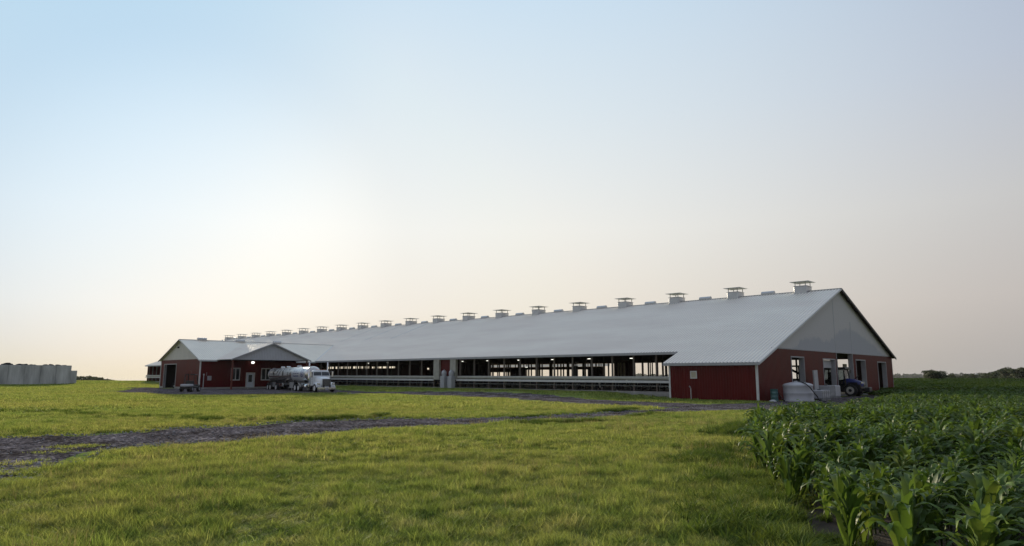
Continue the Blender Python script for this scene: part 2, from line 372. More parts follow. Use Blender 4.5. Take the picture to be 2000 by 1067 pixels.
def blade_mesh(name, n, size, h, w, lean, mtl, seg=3, clump=None):
    """n curved tapering blades over a size x size square"""
    bx = rng.uniform(-size/2, size/2, n); by = rng.uniform(-size/2, size/2, n)
    if clump:
        cx = rng.uniform(-size/2, size/2, clump); cy = rng.uniform(-size/2, size/2, clump); c = rng.integers(0, clump, n)
        k = rng.random(n) < .65; bx = np.where(k, cx[c]+rng.normal(0, size*.05, n), bx); by = np.where(k, cy[c]+rng.normal(0, size*.05, n), by)
    a = rng.uniform(0, 2*np.pi, n); hh = h*rng.uniform(.45, 1.15, n); ln = lean*rng.uniform(.1, 1.2, n)*hh; ww = w*rng.uniform(.6, 1.2, n); fa = rng.uniform(0, 2*np.pi, n)
    V = []; 
    for s in range(seg+1):
        t = s/seg; ox = bx+np.cos(a)*ln*t**1.8; oy = by+np.sin(a)*ln*t**1.8; oz = hh*(t-.25*lean*t*t)-.02; wd = ww*(1-t**1.6*.92)/2
        V.append(np.stack([ox-np.cos(fa)*wd, oy-np.sin(fa)*wd, oz], -1)); V.append(np.stack([ox+np.cos(fa)*wd, oy+np.sin(fa)*wd, oz], -1))
    V = np.stack(V, 1); k = V.shape[1]; b = np.arange(n)*k
    F_ = np.concatenate([np.stack([b+2*s, b+2*s+1, b+2*s+3, b+2*s+2], -1) for s in range(seg)])
    me = bpy.data.meshes.new(name); nv = n*k; nf = len(F_)
    me.vertices.add(nv); me.vertices.foreach_set('co', V.reshape(-1).astype(np.float32)); me.loops.add(nf*4); me.loops.foreach_set('vertex_index', F_.ravel().astype(np.int32))
    me.polygons.add(nf); me.polygons.foreach_set('loop_start', np.arange(0, nf*4, 4, dtype=np.int32)); me.polygons.foreach_set('loop_total', np.full(nf, 4, np.int32)); me.update()
    at = me.attributes.new('tone', 'FLOAT', 'POINT'); at.data.foreach_set('value', np.repeat(rng.random(n), k).astype(np.float32))
    me.materials.append(mtl); return bpy.data.objects.new(name, me)
def wedge_points(n, r0, r1, a0, a1):
    r = np.sqrt(rng.uniform(r0*r0, r1*r1, n)); a = YAW+rng.uniform(a0, a1, n)
    return CX+r*np.sin(a), CY+r*np.cos(a), r
# outline of the corn field on the ground (west/north edge), everything to the south-east of it
CE = np.array([(-45.5,-22.3),(-43.6,-20.3),(-41.6,-18.7),(-39.0,-17.1),(-36.0,-15.2),(-33.0,-13.6),(-28.6,-11.9),(-25.0,-10.6),(-19.5,-8.9),(-12,-7.6),(-2,-6.7),(20,-5.2),(44,-3.6),(70,-2.5),(400,-2)])
def pd(px, d):
    v = fw+r2*((px-1000)/F)-u2*((741-533.5)/F); k = d/math.hypot(v.x, v.y); return CX+v.x*k, CY+v.y*k
CE = np.array([(-45.5,-22.3),(-43.6,-20.3),(-41.6,-18.7)]+[pd(px, d) for px, d in ((1478,13.4),(1452,17),(1462,20),(1490,23),(1520,25.5),(1560,27),(1600,28),(1640,30.5),(1667,34),(1700,39),(1746,50),(1800,57),(1900,60),(2000,62),(2300,66))])
CE = CE[np.argsort(CE[:, 0])]
def corn_in(x, y): return np.interp(x, CE[:, 0], CE[:, 1], left=-60)-y     # > 0 inside
def building(x, y):
    b = (x > -.3)&(x < 37)&(y > -.3)&(y < 9)
    b |= (x > 2.6)&(x < 37)&(y > 8)&(y < 147); b |= (x > -14.7)&(x < 3)&(y > 70.2)&(y < 85.6); b |= (x > -4)&(x < 3)&(y > 124.5)&(y < 141)
    return b
def scatter_grass(name, patch, n, r0, r1, a0, a1, zs, soft=.35):
    x, y, r = wedge_points(n, r0, r1, a0, a1)
    e = edge_dist(x, y)+.35*hnoise(x, y, 4, 2)
    k = ~building(x, y) & (corn_in(x, y) < np.where(r < 11, -.15, .3)+.3*rng.random(n))
    e = e-.0*r; thin = np.clip((e+soft)/(.9), 0, 1)           # thins out onto the gravel
    k &= rng.random(n) > np.where(e > -soft, .30+.80*thin, 0)
    gapn = hnoise(x, y, 3.1, 7)+.6*hnoise(x, y, 8.5, 2); k &= ~((gapn < -.85) & (rng.random(n) < .8) & (r < 45))
    left = (x < -43.5)&(y > -9)&(y < -1.0)            # tufts on the gravel by the bend
    k |= left & (rng.random(n) < .5*np.clip(hnoise(x, y, 3, 9)*1.6+.35, 0, 1)) & ~building(x, y)
    x, y, r = x[k], y[k], r[k]; z = gz(x, y)
    hs = zs*(1+.40*hnoise(x, y, 1.6, 1)+.40*hnoise(x, y, 5, 3)+rng.normal(0, .22, len(x))); hs = np.clip(hs*np.where(rng.random(len(x)) < .08, 1.6, 1), .3, 2.6)
    hs *= np.where(edge_dist(x, y) > -.5, .6, 1)
    s = rng.uniform(.85, 1.2, len(x))
    rot = np.stack([np.zeros(len(x)), np.zeros(len(x)), rng.uniform(0, 6.28, len(x))], -1)
    scatter(name, patch, np.stack([x, y, z], -1), rot, np.stack([s, s, hs], -1), rng.integers(0, len(patch), len(x)))
near_p = [blade_mesh('grass_tuft_%s' % c, 190, .42, .16, .0085, .9, M['grass'], 3, 5) for c in 'abcd']
mid_p = [blade_mesh('grass_patch_%s' % c, 360, 1.0, .14, .016, .75, M['grass'], 2, 9) for c in 'abcd']
far_p = [blade_mesh('grass_field_%s' % c, 620, 3.0, .14, .036, .7, M['grass'], 2, 12) for c in 'abc']
vfar_p = [blade_mesh('grass_meadow_%s' % c, 800, 8.0, .15, .09, .7, M['grass'], 1, 16) for c in 'abc']
scatter_grass('near_grass', near_p, 9500, 4.5, 17, -.85, .80, 1, .25)
scatter_grass('middle_grass', mid_p, 7500, 16, 42, -.82, .72, 1, .45)
scatter_grass('far_grass', far_p, 5200, 40, 105, -.80, .70, 1, 1.35)
scatter_grass('meadow_grass', vfar_p, 2600, 100, 215, -.80, .2, 1, 3.0)

M['straw'] = foliage('dry_seed_stalks', lambda N, L: ramp(N, L, position_noise(N, L, 3), [(.3, (.22,.20,.09)), (.7, (.40,.36,.18))]), .3)
straw_p = [blade_mesh('seed_stalk_%s' % c, 26, .6, .34, .006, .35, M['straw'], 3) for c in 'ab']
x, y, r = wedge_points(2600, 5, 34, -.85, .72); k = (hnoise(x, y, 1.1, 6) > .15) & (edge_dist(x, y) < -.1) & (corn_in(x, y) < .1) & ~building(x, y); x, y = x[k], y[k]; s = rng.uniform(.6, 1.2, len(x))
scatter('seed_stalks', straw_p, np.stack([x, y, gz(x, y)], -1), np.stack([0*x, 0*x, rng.uniform(0, 6.28, len(x))], -1), np.stack([s, s, s], -1), rng.integers(0, 2, len(x)), label='dry pale seed stalks standing thinly in the grass', cat='grass')
# taller, darker weeds along the ditch, the road edge and the corn edge
weed_v = [blade_mesh('weed_%s' % c, 130, .5, .34, .022, .9, M['weed'], 3, 3) for c in 'abc']
def along(pts, n, spread):
    P = np.array(pts, float); d = np.r_[0, np.cumsum(np.linalg.norm(np.diff(P, axis=0), axis=1))]; t = rng.uniform(0, d[-1], n)
    return np.interp(t, d, P[:, 0])+rng.normal(0, spread, n), np.interp(t, d, P[:, 1])+rng.normal(0, spread, n)
wx, wy, ws = [], [], []
for pts, n, sp, sz in (([(-47,30),(-43,21),(-40.6,14.3),(-38.5,7.6),(-37,6)], 170, .45, .75), ([(-36.5,5.6),(-34.6,4.5),(-32.4,3.9)], 60, .3, .8), ([(-31.8,4.4),(-31.5,4.1)], 12, .25, .9),
                       ([(-30.8,-3.4),(-29.2,-4.5),(-27,-4.8)], 60, .3, .75), ([(-24,-3.7),(-20,-4.0)], 22, .3, .7), ([(-21.5,-.6),(-17.5,-.5)], 40, .25, .7), ([(-28,-.6),(-24,-.7)], 30, .2, .5),
                       ([(-44.8,-21.2),(-42.3,-18.6),(-38,-16.0),(-33,-13.3)], 150, .4, .85), ([(-40.5,-16.5),(-37,-14.3)], 40, .8, .6),
                       ([(-30,-12),(-24,-10)], 60, .3, .9), ([(-46.2,-23),(-43.9,-21.0),(-42.0,-19.2)], 260, .38, .5), ([(-41.6,-18.5),(-38,-15.9),(-33,-13.2)], 120, .35, .6), ([(-3,.2),(2.6,.0)], 4, .1, .4), ([(-.5,.6),(-.45,7.6)], 30, .12, .35),
                       ([(-46,-9),(-42,-7),(-38,-6)], 60, 1.5, .42), ([(-44,-13),(-40,-8),(-36,-10)], 110, 2.6, .40), ([(-47,-16),(-42,-13)], 60, 1.6, .42), ([(-34,-8),(-22,-6)], 70, 1.8, .45)):
    a, b = along(pts, n, sp); wx.append(a); wy.append(b); ws.append(np.full(n, sz)*rng.uniform(.6, 1.25, n))
wx, wy, ws = map(np.concatenate, (wx, wy, ws)); k = ~building(wx, wy); wx, wy, ws = wx[k], wy[k], ws[k]
scatter('roadside_weeds', weed_v, np.stack([wx, wy, gz(wx, wy)], -1), np.stack([0*wx, 0*wx, rng.uniform(0, 6.28, len(wx))], -1), np.stack([ws]*3, -1), rng.integers(0, 3, len(wx)))

# loose stones
def stone_mesh(name, seed):
    r = random.Random(seed); mb = MB(); rings = []
    for i in range(5):
        th = math.pi*i/4; rr = math.sin(th)+.02
        rings.append([(rr*math.cos(a)*r.uniform(.75, 1.15), rr*math.sin(a)*r.uniform(.6, 1), math.cos(th)*.55*r.uniform(.8, 1.1)) for a in [6.283*k/7 for k in range(7)]])
    mb.grid(rings, closed=True); return mb.build(name, M['stone'], link=False)
stones = [stone_mesh('stone_%s' % c, i) for i, c in enumerate('abcd')]
x, y, r = wedge_points(110000, 8, 45, -.85, .75); e = edge_dist(x, y)
k = (e > -.15) & (rng.random(len(x)) < np.where((e < .9), .75, .22)*np.clip(16/r, .15, 1)) & (y < 8)
x, y = x[k], y[k]; s = rng.gamma(2.0, .007, len(x))+.010; s = np.clip(s*np.where(edge_dist(x, y) < .8, 1.2, .8), 0, .055)
scatter('loose_gravel', stones, np.stack([x, y, gz(x, y)+.025+s*.2], -1), np.stack([rng.uniform(-.5, .5, len(x)), rng.uniform(-.5, .5, len(x)), rng.uniform(0, 6.28, len(x))], -1), np.stack([s, s, s], -1), rng.integers(0, 4, len(x)))

# ------------------------------------------------------------------ corn
def corn_soil():
    xs = np.concatenate([np.linspace(-47, -15, 65), np.linspace(-14, 14, 60)]); rows = []
    for x in xs:
        top = float(np.interp(x, CE[:, 0], CE[:, 1]))+.15+.3*math.sin(x*3.1)*.5+.25*math.sin(x*7.7)*.5
        row = []
        for t in np.linspace(0, 1, 14):
            yy = top-.0-t*t*45; row.append((x, yy, float(gz(x, yy))+.012-(.03 if t == 0 else 0)))
        rows.append(row)
    mb = MB(); mb.grid(rows, sm=True); tag(mb.build('field_soil', M['soil']), kind='structure')
corn_soil()
def corn_parts(seed, hgt=1.0):
    r = random.Random(seed); st = MB(); lv = MB(); tone = []
    lean = r.uniform(-.05, .05); ly = r.uniform(-.05, .05)
    top = .62*hgt
    st.tube([(0,0,-.03),(lean*.3,ly*.3,top*.5),(lean,ly,top)], [.014,.012,.006], 6)
    n = 10; phi = r.uniform(0, 6.28)
    for i in range(n):
        t = i/(n-1); z0 = .08+top*.92*t; a = phi+math.pi*i+r.uniform(-.5, .5)
        Ln = (.34+.42*math.sin(math.pi*min(1, .25+t*.85)))*r.uniform(.8, 1.12)*hgt; W_ = (.023+.023*math.sin(math.pi*(.2+.75*t)))*r.uniform(.85, 1.15)
        el = (1.16+.28*t)*r.uniform(.9, 1.06); droop = r.uniform(2.3, 3.7)*(1.05-.28*t)
        ca, sa = math.cos(a), math.sin(a); p = Vector((lean*t+.008*ca, ly*t+.008*sa, z0)); seg = 9; tw = r.uniform(-.6, .6); rows = []
        for s in range(seg+1):
            u = s/seg; ang = el-droop*u**2.5
            d = Vector((ca*math.cos(ang), sa*math.cos(ang), math.sin(ang)))
            side = Vector((-sa, ca, 0)); nrm = side.cross(d)*-1
            q = tw*u*u; side2 = side*math.cos(q)+nrm*math.sin(q); nrm2 = nrm*math.cos(q)-side*math.sin(q)
            w = W_*(min(1, .45+u*3.2))*(1-max(0, (u-.35)/.65)**1.9); wav = .012*math.sin(u*17+i)*(.3+u)
            rows.append([p+side2*w+nrm2*(-.010*0+w*.35+wav), p, p-side2*w+nrm2*(w*.35-wav)])
            p = p+d*(Ln/seg)
        lv.grid(rows, sm=True); tone += [r.random()]*(len(rows)*3)
    return st, lv, tone
def corn_mesh(k, seed):
    st, lv, tone = corn_parts(seed, 1.0)
    so = st.build('stalk', M['stalk'], link=False); lo = lv.build('leaves', M['corn'], link=False)
    at = lo.data.attributes.new('tone', 'FLOAT', 'POINT'); at.data.foreach_set('value', tone)
    both = MB(); both.v = st.v+lv.v; both.f = st.f+[tuple(i+len(st.v) for i in f) for f in lv.f]; both.s = st.s+lv.s
    bo = both.build('corn_clump', M['corn'], link=False); at = bo.data.attributes.new('tone', 'FLOAT', 'POINT'); at.data.foreach_set('value', [.5]*len(st.v)+tone)
    return so, lo, bo
CV = [corn_mesh(k, 50+k) for k in range(7)]
pl = []
for yr in np.arange(-60, 0, .66):
    for xr in np.arange(-48, 17, .165):
        x = xr+random.uniform(-.05, .05)+.1*yr; y = yr+random.uniform(-.06, .06)+.08*xr+4
        if corn_in(x, y) < (.25 if math.hypot(x-CX, y-CY) < 11.5 else .12)+.15*math.sin(x*2.1) or x > 16: continue
        px, py, w = proj(x, y, float(gz(x, y))+.6)
        if w < 3.0 or px < -300 or px > 2750: continue
        g = random.uniform(.92, 1.30)*(.98+.10*math.sin(x*.7+y*.9)); dd = float(corn_in(x, y)); g *= (1.02-.04*min(1, dd/1.2))*(1-.14*min(1, max(0, (w-19)/6)))*(1-.13*min(1, max(0, (13-w)/4)))
        inframe = px < 2040 and px > 1380 and py < 1150
        pl.append((w, x, y, g, inframe, random.randrange(7), random.uniform(0, 6.28)))
pl.sort()
cnt = 0; rest = []
for w, x, y, g, inf, vi, rz in pl:
    if inf and cnt < 300:
        o = empty('corn_plant', (x, y, float(gz(x, y))), rz, 0, 'young green corn plant with arching leaves in the near edge of the corn field', 'corn plant', 'nearest corn plants of the field')
        o.scale = (g*1.0, g*1.0, g)
        for src in CV[vi][:2]:
            c = src.copy(); COL.objects.link(c); c.parent = o
        cnt += 1
    else: rest.append((x, y, g, vi, rz))
R_ = np.array(rest)
scatter('corn_field', [c[2] for c in CV], np.stack([R_[:, 0], R_[:, 1], gz(R_[:, 0], R_[:, 1])], -1), np.stack([R_[:, 0]*0+rng.normal(0, .05, len(R_)), R_[:, 0]*0, R_[:, 4]], -1),
        np.stack([R_[:, 2]]*3, -1), R_[:, 3].astype(int), label='dense green corn stretching away behind the nearest plants', cat='corn')
print('corn', cnt, len(rest))

# low crop beyond the corn, out to the far fields
def leafclump(name, n, size, h, mtl, lw=.12):
    mb = MB(); tone = []
    for i in range(n):
        x, y = random.uniform(-size/2, size/2), random.uniform(-size/2, size/2); z = h*(random.uniform(.2, 1)**.6)+.05*math.sin(x*3)*math.cos(y*2)
        a = random.uniform(0, 6.28); t = random.uniform(-.9, .9); l = lw*random.uniform(.6, 1.6)
        d = Vector((math.cos(a), math.sin(a), t*.8))*l; s = Vector((-math.sin(a), math.cos(a), random.uniform(-.5, .5)))*l*.4; c = Vector((x, y, z))
        mb.quad(c-d, c+s, c+d, c-s); tone += [random.random()]*4
    o = mb.build(name, mtl, link=False); at = o.data.attributes.new('tone', 'FLOAT', 'POINT'); at.data.foreach_set('value', tone); return o
cropv = [leafclump('crop_%s' % c, 700, 4.2, .85, M['crop'], .17) for c in 'abc']
x = rng.uniform(6, 300, 9000); y = rng.uniform(-70, 90, 9000)
ok = (x > 8)
pr = np.array([proj(a, b, .5) for a, b in zip(x, y)]); ok &= (pr[:, 0] > 1738) & (pr[:, 0] < 2500) & (pr[:, 2] > 40) & ~building(x, y)
x, y = x[ok], y[ok]; d_ = np.hypot(x-CX, y-CY); keep = rng.random(len(x)) < np.clip(d_/d_.max()*1.6+.25, 0, 1); x, y = x[keep], y[keep]
n = len(x); hs = .9+.35*hnoise(x, y, .25, 4)
scatter('distant_crop', cropv, np.stack([x, y, gz(x, y)], -1), np.stack([0*x, 0*x, rng.uniform(0, 6.28, n)], -1), np.stack([np.full(n, 1.15)+0*x, np.full(n, 1.15), hs], -1), rng.integers(0, 3, n),
        label='low dark green crop filling the fields beyond the corn', cat='crop')

# ------------------------------------------------------------------ trees
def tree_mesh(name, w, h, n, leaf, lobes, seed, base=.12):
    r = random.Random(seed); L_ = []
    for i in range(lobes):
        a = r.uniform(0, 6.28); rr = r.uniform(0, .34)*w; L_.append((rr*math.cos(a), rr*math.sin(a), h*r.uniform(base+.2, .86), w*r.uniform(.16, .28), h*r.uniform(.12, .22)))
    mb = MB(); tone = []
    for i in range(n):
        cx, cy, cz, rw, rh = r.choice(L_)
        v = Vector((r.gauss(0, 1), r.gauss(0, 1), r.gauss(0, 1))).normalized()*(r.random()**.4)
        c = Vector((cx+v.x*rw, cy+v.y*rw, max(h*base, cz+v.z*rh)))
        a = Vector((r.gauss(0, 1), r.gauss(0, 1), r.gauss(0, 1))).normalized(); b = a.orthogonal().normalized(); l = leaf*r.uniform(.5, 1.4)
        mb.quad(c-a*l, c+b*l*.5, c+a*l, c-b*l*.5); tone += [r.random()]*4
    o = mb.build(name, M['treeleaf'], link=False); at = o.data.attributes.new('tone', 'FLOAT', 'POINT'); at.data.foreach_set('value', tone); return o
def place_dir(px, dist, y=741):
    d = fw+r2*((px-1000)/F)-u2*((y-533.5)/F); k = dist/math.hypot(d.x, d.y); return CX+d.x*k, CY+d.y*k
def tree(px, dist, w, h, n, leaf, lobes, seed, label, name='tree', cat='tree', base=.12, z=None, group=None):
    x, y = place_dir(px, dist); zz = float(gz(x, y)) if z is None else z
    o = empty(name, (x, y, zz), 0, 0, label, cat, group)
    c = tree_mesh('crown', w, h, n, leaf, lobes, seed, base); COL.objects.link(c); c.parent = o
    t = MB(); t.tube([(0,0,-.5),(.1,0,h*.3),(0,.1,h*.6)], [w*.035, w*.025, w*.01], 7)
    for q in range(4): t.tube([(0,0,h*.25),(w*.2*math.cos(q*1.7),w*.2*math.sin(q*1.7),h*.6)], [w*.015, w*.006], 5)
    t.build('trunk', M['wooddark'], o); return o
# bush: px 1802-1845 at y 729-741
tree(1824, 255, 7.4, 3.6, 3600, .26, 16, 3, 'round dark green bush standing alone at the far edge of the field', 'bush', 'bush', .02)
tree(1966, 420, 12, 6.5, 3000, .42, 12, 5, 'taller rounded tree in front of the woods at the right edge', 'tree', 'tree', .02)
tree(1998, 400, 12, 6.4, 3000, .42, 12, 6, 'broad tree cut by the right edge of the picture', 'tree', 'tree', .02)
# distant woods: rows of crowns, one mass each
def woods(name, spans, label, seed):
    vs = [tree_mesh('wood_crown_%d' % i, 15, 9, 500, .95, 8, seed+i, .02) for i in range(4)]; P = []; S = []
    r = random.Random(seed)
    for p0, p1, dist, h0, h1, step in spans:
        px = p0
        while px < p1:
            d = dist*r.uniform(.93, 1.07); x, y = place_dir(px, d); t = (px-p0)/(p1-p0); hh = (h0+(h1-h0)*t)*r.uniform(.72, 1.15)/9
            P.append((x, y, float(gz(x, y))-.3)); S.append((max(hh, .8)*r.uniform(.8, 1.2),)*2+(hh,)); px += step*r.uniform(.5, 1.4)
    P = np.array(P); S = np.array(S); scatter(name, vs, P, np.stack([0*P[:, 0], 0*P[:, 0], rng.uniform(0, 6.28, len(P))], -1), S, rng.integers(0, 4, len(P)), label=label, cat='woods')
woods('hazy_woods', [(1735, 1800, 3300, 27, 26, 3), (1785, 1960, 3000, 25, 26, 3), (1840, 1905, 700, 5.2, 5.4, 5), (1925, 2060, 620, 6.5, 9, 5), (2060, 2400, 620, 7.5, 7, 9), (1225, 1320, 2800, 28, 28, 4)], 'blue grey line of woods along the horizon right of the barn', 70)
woods('hedgerow', [(60, 150, 640, 5.6, 5.2, 5), (146, 200, 620, 5.8, 5.0, 4.5), (196, 216, 620, 4.6, 3.2, 3)], 'low dark hedgerow on the horizon right of the concrete bunker', 90)
# small white farmhouse far away
x, y = place_dir(1907, 900); fh = empty('farmhouse', (x, y, float(gz(x, y))+.2), .3, 0, 'tiny white farmhouse far off in front of the hazy woods', 'house')
b = MB(); b.box(-5, 5, -3.5, 3.5, 0, 4.5); b.build('wall', M['white'], fh)
b = MB(); b.quad((-5.3,-3.9,4.4),(5.3,-3.9,4.4),(5.3,0,7),(-5.3,0,7)); b.quad((-5.3,3.9,4.4),(5.3,3.9,4.4),(5.3,0,7),(-5.3,0,7)); b.quad((-5.2,-3.7,4.4),(-5.2,3.7,4.4),(-5.2,0,6.9)); b.quad((5.2,-3.7,4.4),(5.2,3.7,4.4),(5.2,0,6.9)); b.build('roof', M['grey'], fh)

# ------------------------------------------------------------------ the long barn (local frame: tilted with the yard)
E_, W_, XR, ZR, H1, L1, LEN = 2.87, 36.67, 19.77, 10.6, 4.2, 7.66, 146.0
SL = (ZR-H1)/(XR-E_)
def rz_(x): return H1+SL*(x-E_) if x <= XR else ZR-SL*(x-XR)
barn = empty('dairy_barn', (0,0,0), 0, T, 'very long open-sided dairy barn with grey ribbed metal roof and red gable end', 'barn')
nl = math.hypot(1, SL)
# roof (ribbed sheets)
mb = MB()
PL = lambda u, v, h: (v-h*SL/nl, u, rz_(v)+h/nl)
PR = lambda u, v, h: (v+h*SL/nl, u, rz_(v)+h/nl)
mb.ribs(PL, -.38, 8.07, lambda u: -.36, lambda u: XR)
mb.ribs(PL, 8.07, LEN+.4, lambda u: E_-.45, lambda u: XR)
mb.ribs(PR, -.38, LEN+.4, lambda u: W_+.45, lambda u: XR)
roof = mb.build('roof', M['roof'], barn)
mb = MB()                                             # underside boards
for a, b, y0, y1 in ((-.34, XR, -.36, L1+.33), (E_-.43, XR, L1+.33, LEN+.38)): mb.quad((a,y0,rz_(a)-.05),(b,y0,rz_(b)-.05),(b,y1,rz_(b)-.05),(a,y1,rz_(a)-.05))
mb.quad((XR,-.36,ZR-.05),(W_+.43,-.36,rz_(W_+.43)-.05),(W_+.43,LEN+.38,rz_(W_+.43)-.05),(XR,LEN+.38,ZR-.05))
mb.build('roof_underside', M['wooddark'], barn)
def beam_between(mb, p, q, w, h):
    p, q = Vector(p), Vector(q); d = q-p; L_ = d.length; zr = d.to_track_quat('X', 'Z').to_matrix().to_4x4(); zr.translation = p; mb.box(0, L_, -w/2, w/2, -h, 0, zr)
mb = MB()                                             # fascia and rake trim
mb.box(-.40, -.365, -.40, L1+.37, rz_(-.38)-.20, rz_(-.38)+.015)
mb.box(E_-.49, E_-.455, L1+.37, LEN+.4, rz_(E_-.47)-.20, rz_(E_-.47)+.015)
mb.box(-.36, E_, L1+.33, L1+.36, rz_(-.36)-.19, rz_(-.36)-.16)
mb.build('fascia', M['grey'], barn, )
mb = MB()
beam_between(mb, (-.40, -.40, rz_(-.40)+.02), (XR, -.40, ZR+.02), .04, .17); beam_between(mb, (-.38, L1+.37, rz_(-.38)+.02), (E_-.4, L1+.37, rz_(E_-.4)+.02), .04, .15)
mb.build('rake_trim', M['white'], barn)
mb = MB(); beam_between(mb, (XR, -.405, ZR+.03), (W_+.48, -.405, rz_(W_+.48)+.03), .05, .22); mb.build('rake_trim', M['chassis'], barn)
mb = MB(); mb.box(XR-.22, XR+.22, -.4, LEN+.4, ZR-.03, ZR+.035); mb.build('ridge_cap', M['vent'], roof)
# thin bright streaks (translucent strips) on the far half of the slope
for (xa, ya), (xb, yb) in (((11.9,78.6),(19.3,78.6)), ((11.9,71.2),(19.3,71.2)), ((11.9,63.9),(19.3,63.9))):
    mb = MB(); mb.quad((xa, ya, rz_(xa)+.035), (xb, ya, rz_(xb)+.035), (xb, ya+.42, rz_(xb)+.035), (xa, ya+.42, rz_(xa)+.035)); mb.build('skylight_strip', M['poly'], roof)
# ridge vents and low ridge boxes
def ridge_vent(y):
    mb = MB(); mb.box(XR-.78, XR+.78, y-.62, y+.62, ZR-.33, ZR+.50, bev=.02); mb.box(XR-.83, XR+.83, y-.67, y+.67, ZR+.50, ZR+.54); v = mb.build('ridge_vent', M['vent'], roof)
    mb = MB(); n = 4
    a, b = 1.02, .96
    top = ZR+.98
    base = [(XR-a, y-b), (XR+a, y-b), (XR+a, y+b), (XR-a, y+b)]
    for i in range(4):
        p, q = base[i], base[(i+1) % 4]; mb.quad((*p, top), (*q, top), (XR, y, top+.13)); mb.quad((*q, top-.035), (*p, top-.035), (XR, y, top-.03)); mb.quad((*p, top-.035), (*q, top-.035), (*q, top), (*p, top))
    mb.build('rain_cap', M['vent'], v)
    mb = MB()
    for sx in (-.66, .66):
        for sy in (-.52, .52): mb.box(XR+sx-.03, XR+sx+.03, y+sy-.03, y+sy+.03, ZR+.54, top-.0)
    mb.build('cap_posts', M['galv'], v)
for k in range(20): ridge_vent(3.37+7.3273*k)
for k in range(19):
    y = 3.37+7.3273*(k+.5)
    mb = MB(); mb.grid([[(XR+.26*math.cos(a), yy, ZR+.05+.24*math.sin(a)+.06) for a in np.linspace(0, 2*math.pi, 13)[:-1]] for yy in (y-.68, y+.68)], closed=True, sm=True)
    for yy in (y-.68, y+.68): mb.quad(*[(XR+.26*math.cos(a), yy, ZR+.11+.24*math.sin(a)) for a in np.linspace(0, 2*math.pi, 13)[:-1]])
    mb.build('ridge_box', M['vent'], roof)

# gable end wall facing the corn: openings (x0, x1, top)
OP = [(6.85, 9.6, 3.52), (14.35, 17.5, 3.48), (18.05, 22.7, H1), (23.75, 26.75, 3.56), (31.15, 34.2, 3.46)]
PG = lambda u, v, h: (u, -h, v)
mb = MB()
xs = [0.0]+[q for o in OP for q in o[:2]]+[W_]
for i in range(0, 6, 2): mb.ribs(PG, xs[i]+(.1 if i else 0), xs[i+1]-(.1 if i < len(xs)-2 else 0), lambda u: -.05, lambda u: min(H1, rz_(u)-.06), sp=.2286, h=.018)
for x0, x1, t in OP:
    if t < H1 and x0 < 18: mb.ribs(PG, x0-.1, x1+.1, lambda u: t+.1, lambda u: H1, sp=.2286, h=.018)
mb.build('end_wall', M['red'], barn); mb = MB()
for i in range(6, len(xs), 2): mb.ribs(PG, xs[i]+.1, xs[i+1]-(.1 if i < len(xs)-2 else 0), lambda u: -.05, lambda u: min(H1, rz_(u)-.06), sp=.2286, h=.018)
for x0, x1, t in OP:
    if t < H1 and x0 > 18: mb.ribs(PG, x0-.1, x1+.1, lambda u: t+.1, lambda u: H1, sp=.2286, h=.018)
mb.build('end_wall', M['red'], barn)
mb = MB(); mb.ribs(PG, E_, W_, lambda u: H1+.04, lambda u: max(H1+.05, rz_(u)-.06), sp=.2286, h=.018); 
gab = mb.build('gable', M['gable'], barn)
mb = MB(); mb.box(E_, W_, -.045, -.0, H1-.03, H1+.05); mb.build('gable_trim', M['grey'], barn)
for x in (17.9, 22.72): 
    mb = MB(); mb.box(x, x+.12, -.035, .0, H1+.05, rz_(x)-.35 if x < 19 else 7.4); mb.build('door_track_seam', M['gablegrey'], barn)
for x0, x1, t in OP:
    mb = MB(); zt = t if t < H1 else H1-.03
    mb.box(x0-.10, x0, -.04, .0, 0, zt+.1); mb.box(x1, x1+.10, -.04, .0, 0, zt+.1)
    if t < H1: mb.box(x0, x1, -.04, .0, zt, zt+.1)
    fr = mb.build('door_frame', M['grey'], barn)
    mb = MB(); mb.box(x1, x1+.06, 0, .42, 0, zt); mb.box(x0-.06, x0, 0, .42, 0, zt); mb.box(x0, x1, .0, .42, zt, zt+.05); mb.build('jamb', M['jamb'], fr)
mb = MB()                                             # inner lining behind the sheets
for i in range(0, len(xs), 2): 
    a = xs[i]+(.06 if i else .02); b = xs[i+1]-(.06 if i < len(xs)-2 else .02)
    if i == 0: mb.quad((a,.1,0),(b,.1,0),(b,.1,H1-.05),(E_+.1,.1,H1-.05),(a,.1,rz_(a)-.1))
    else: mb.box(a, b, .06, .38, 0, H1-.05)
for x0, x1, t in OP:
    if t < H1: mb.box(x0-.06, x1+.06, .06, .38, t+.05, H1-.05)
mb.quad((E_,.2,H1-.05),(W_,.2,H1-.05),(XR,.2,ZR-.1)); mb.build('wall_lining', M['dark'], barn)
# rolled up blind in the second doorway
mb = MB(); mb.box(14.4, 17.45, .3, .42, 2.72, 3.44); mb.build('roller_blind', M['plastic'], barn)
mb = MB(); mb.box(23.8, 24.75, 1.2, 1.32, .3, 3.2); mb.build('sliding_door', M['cream'], barn)
mb = MB(); mb.box(19.2, 20.2, 1.4, 1.62, 3.93, 4.03); lamp = mb.build('tube_lamp', M['lampglow'], barn)

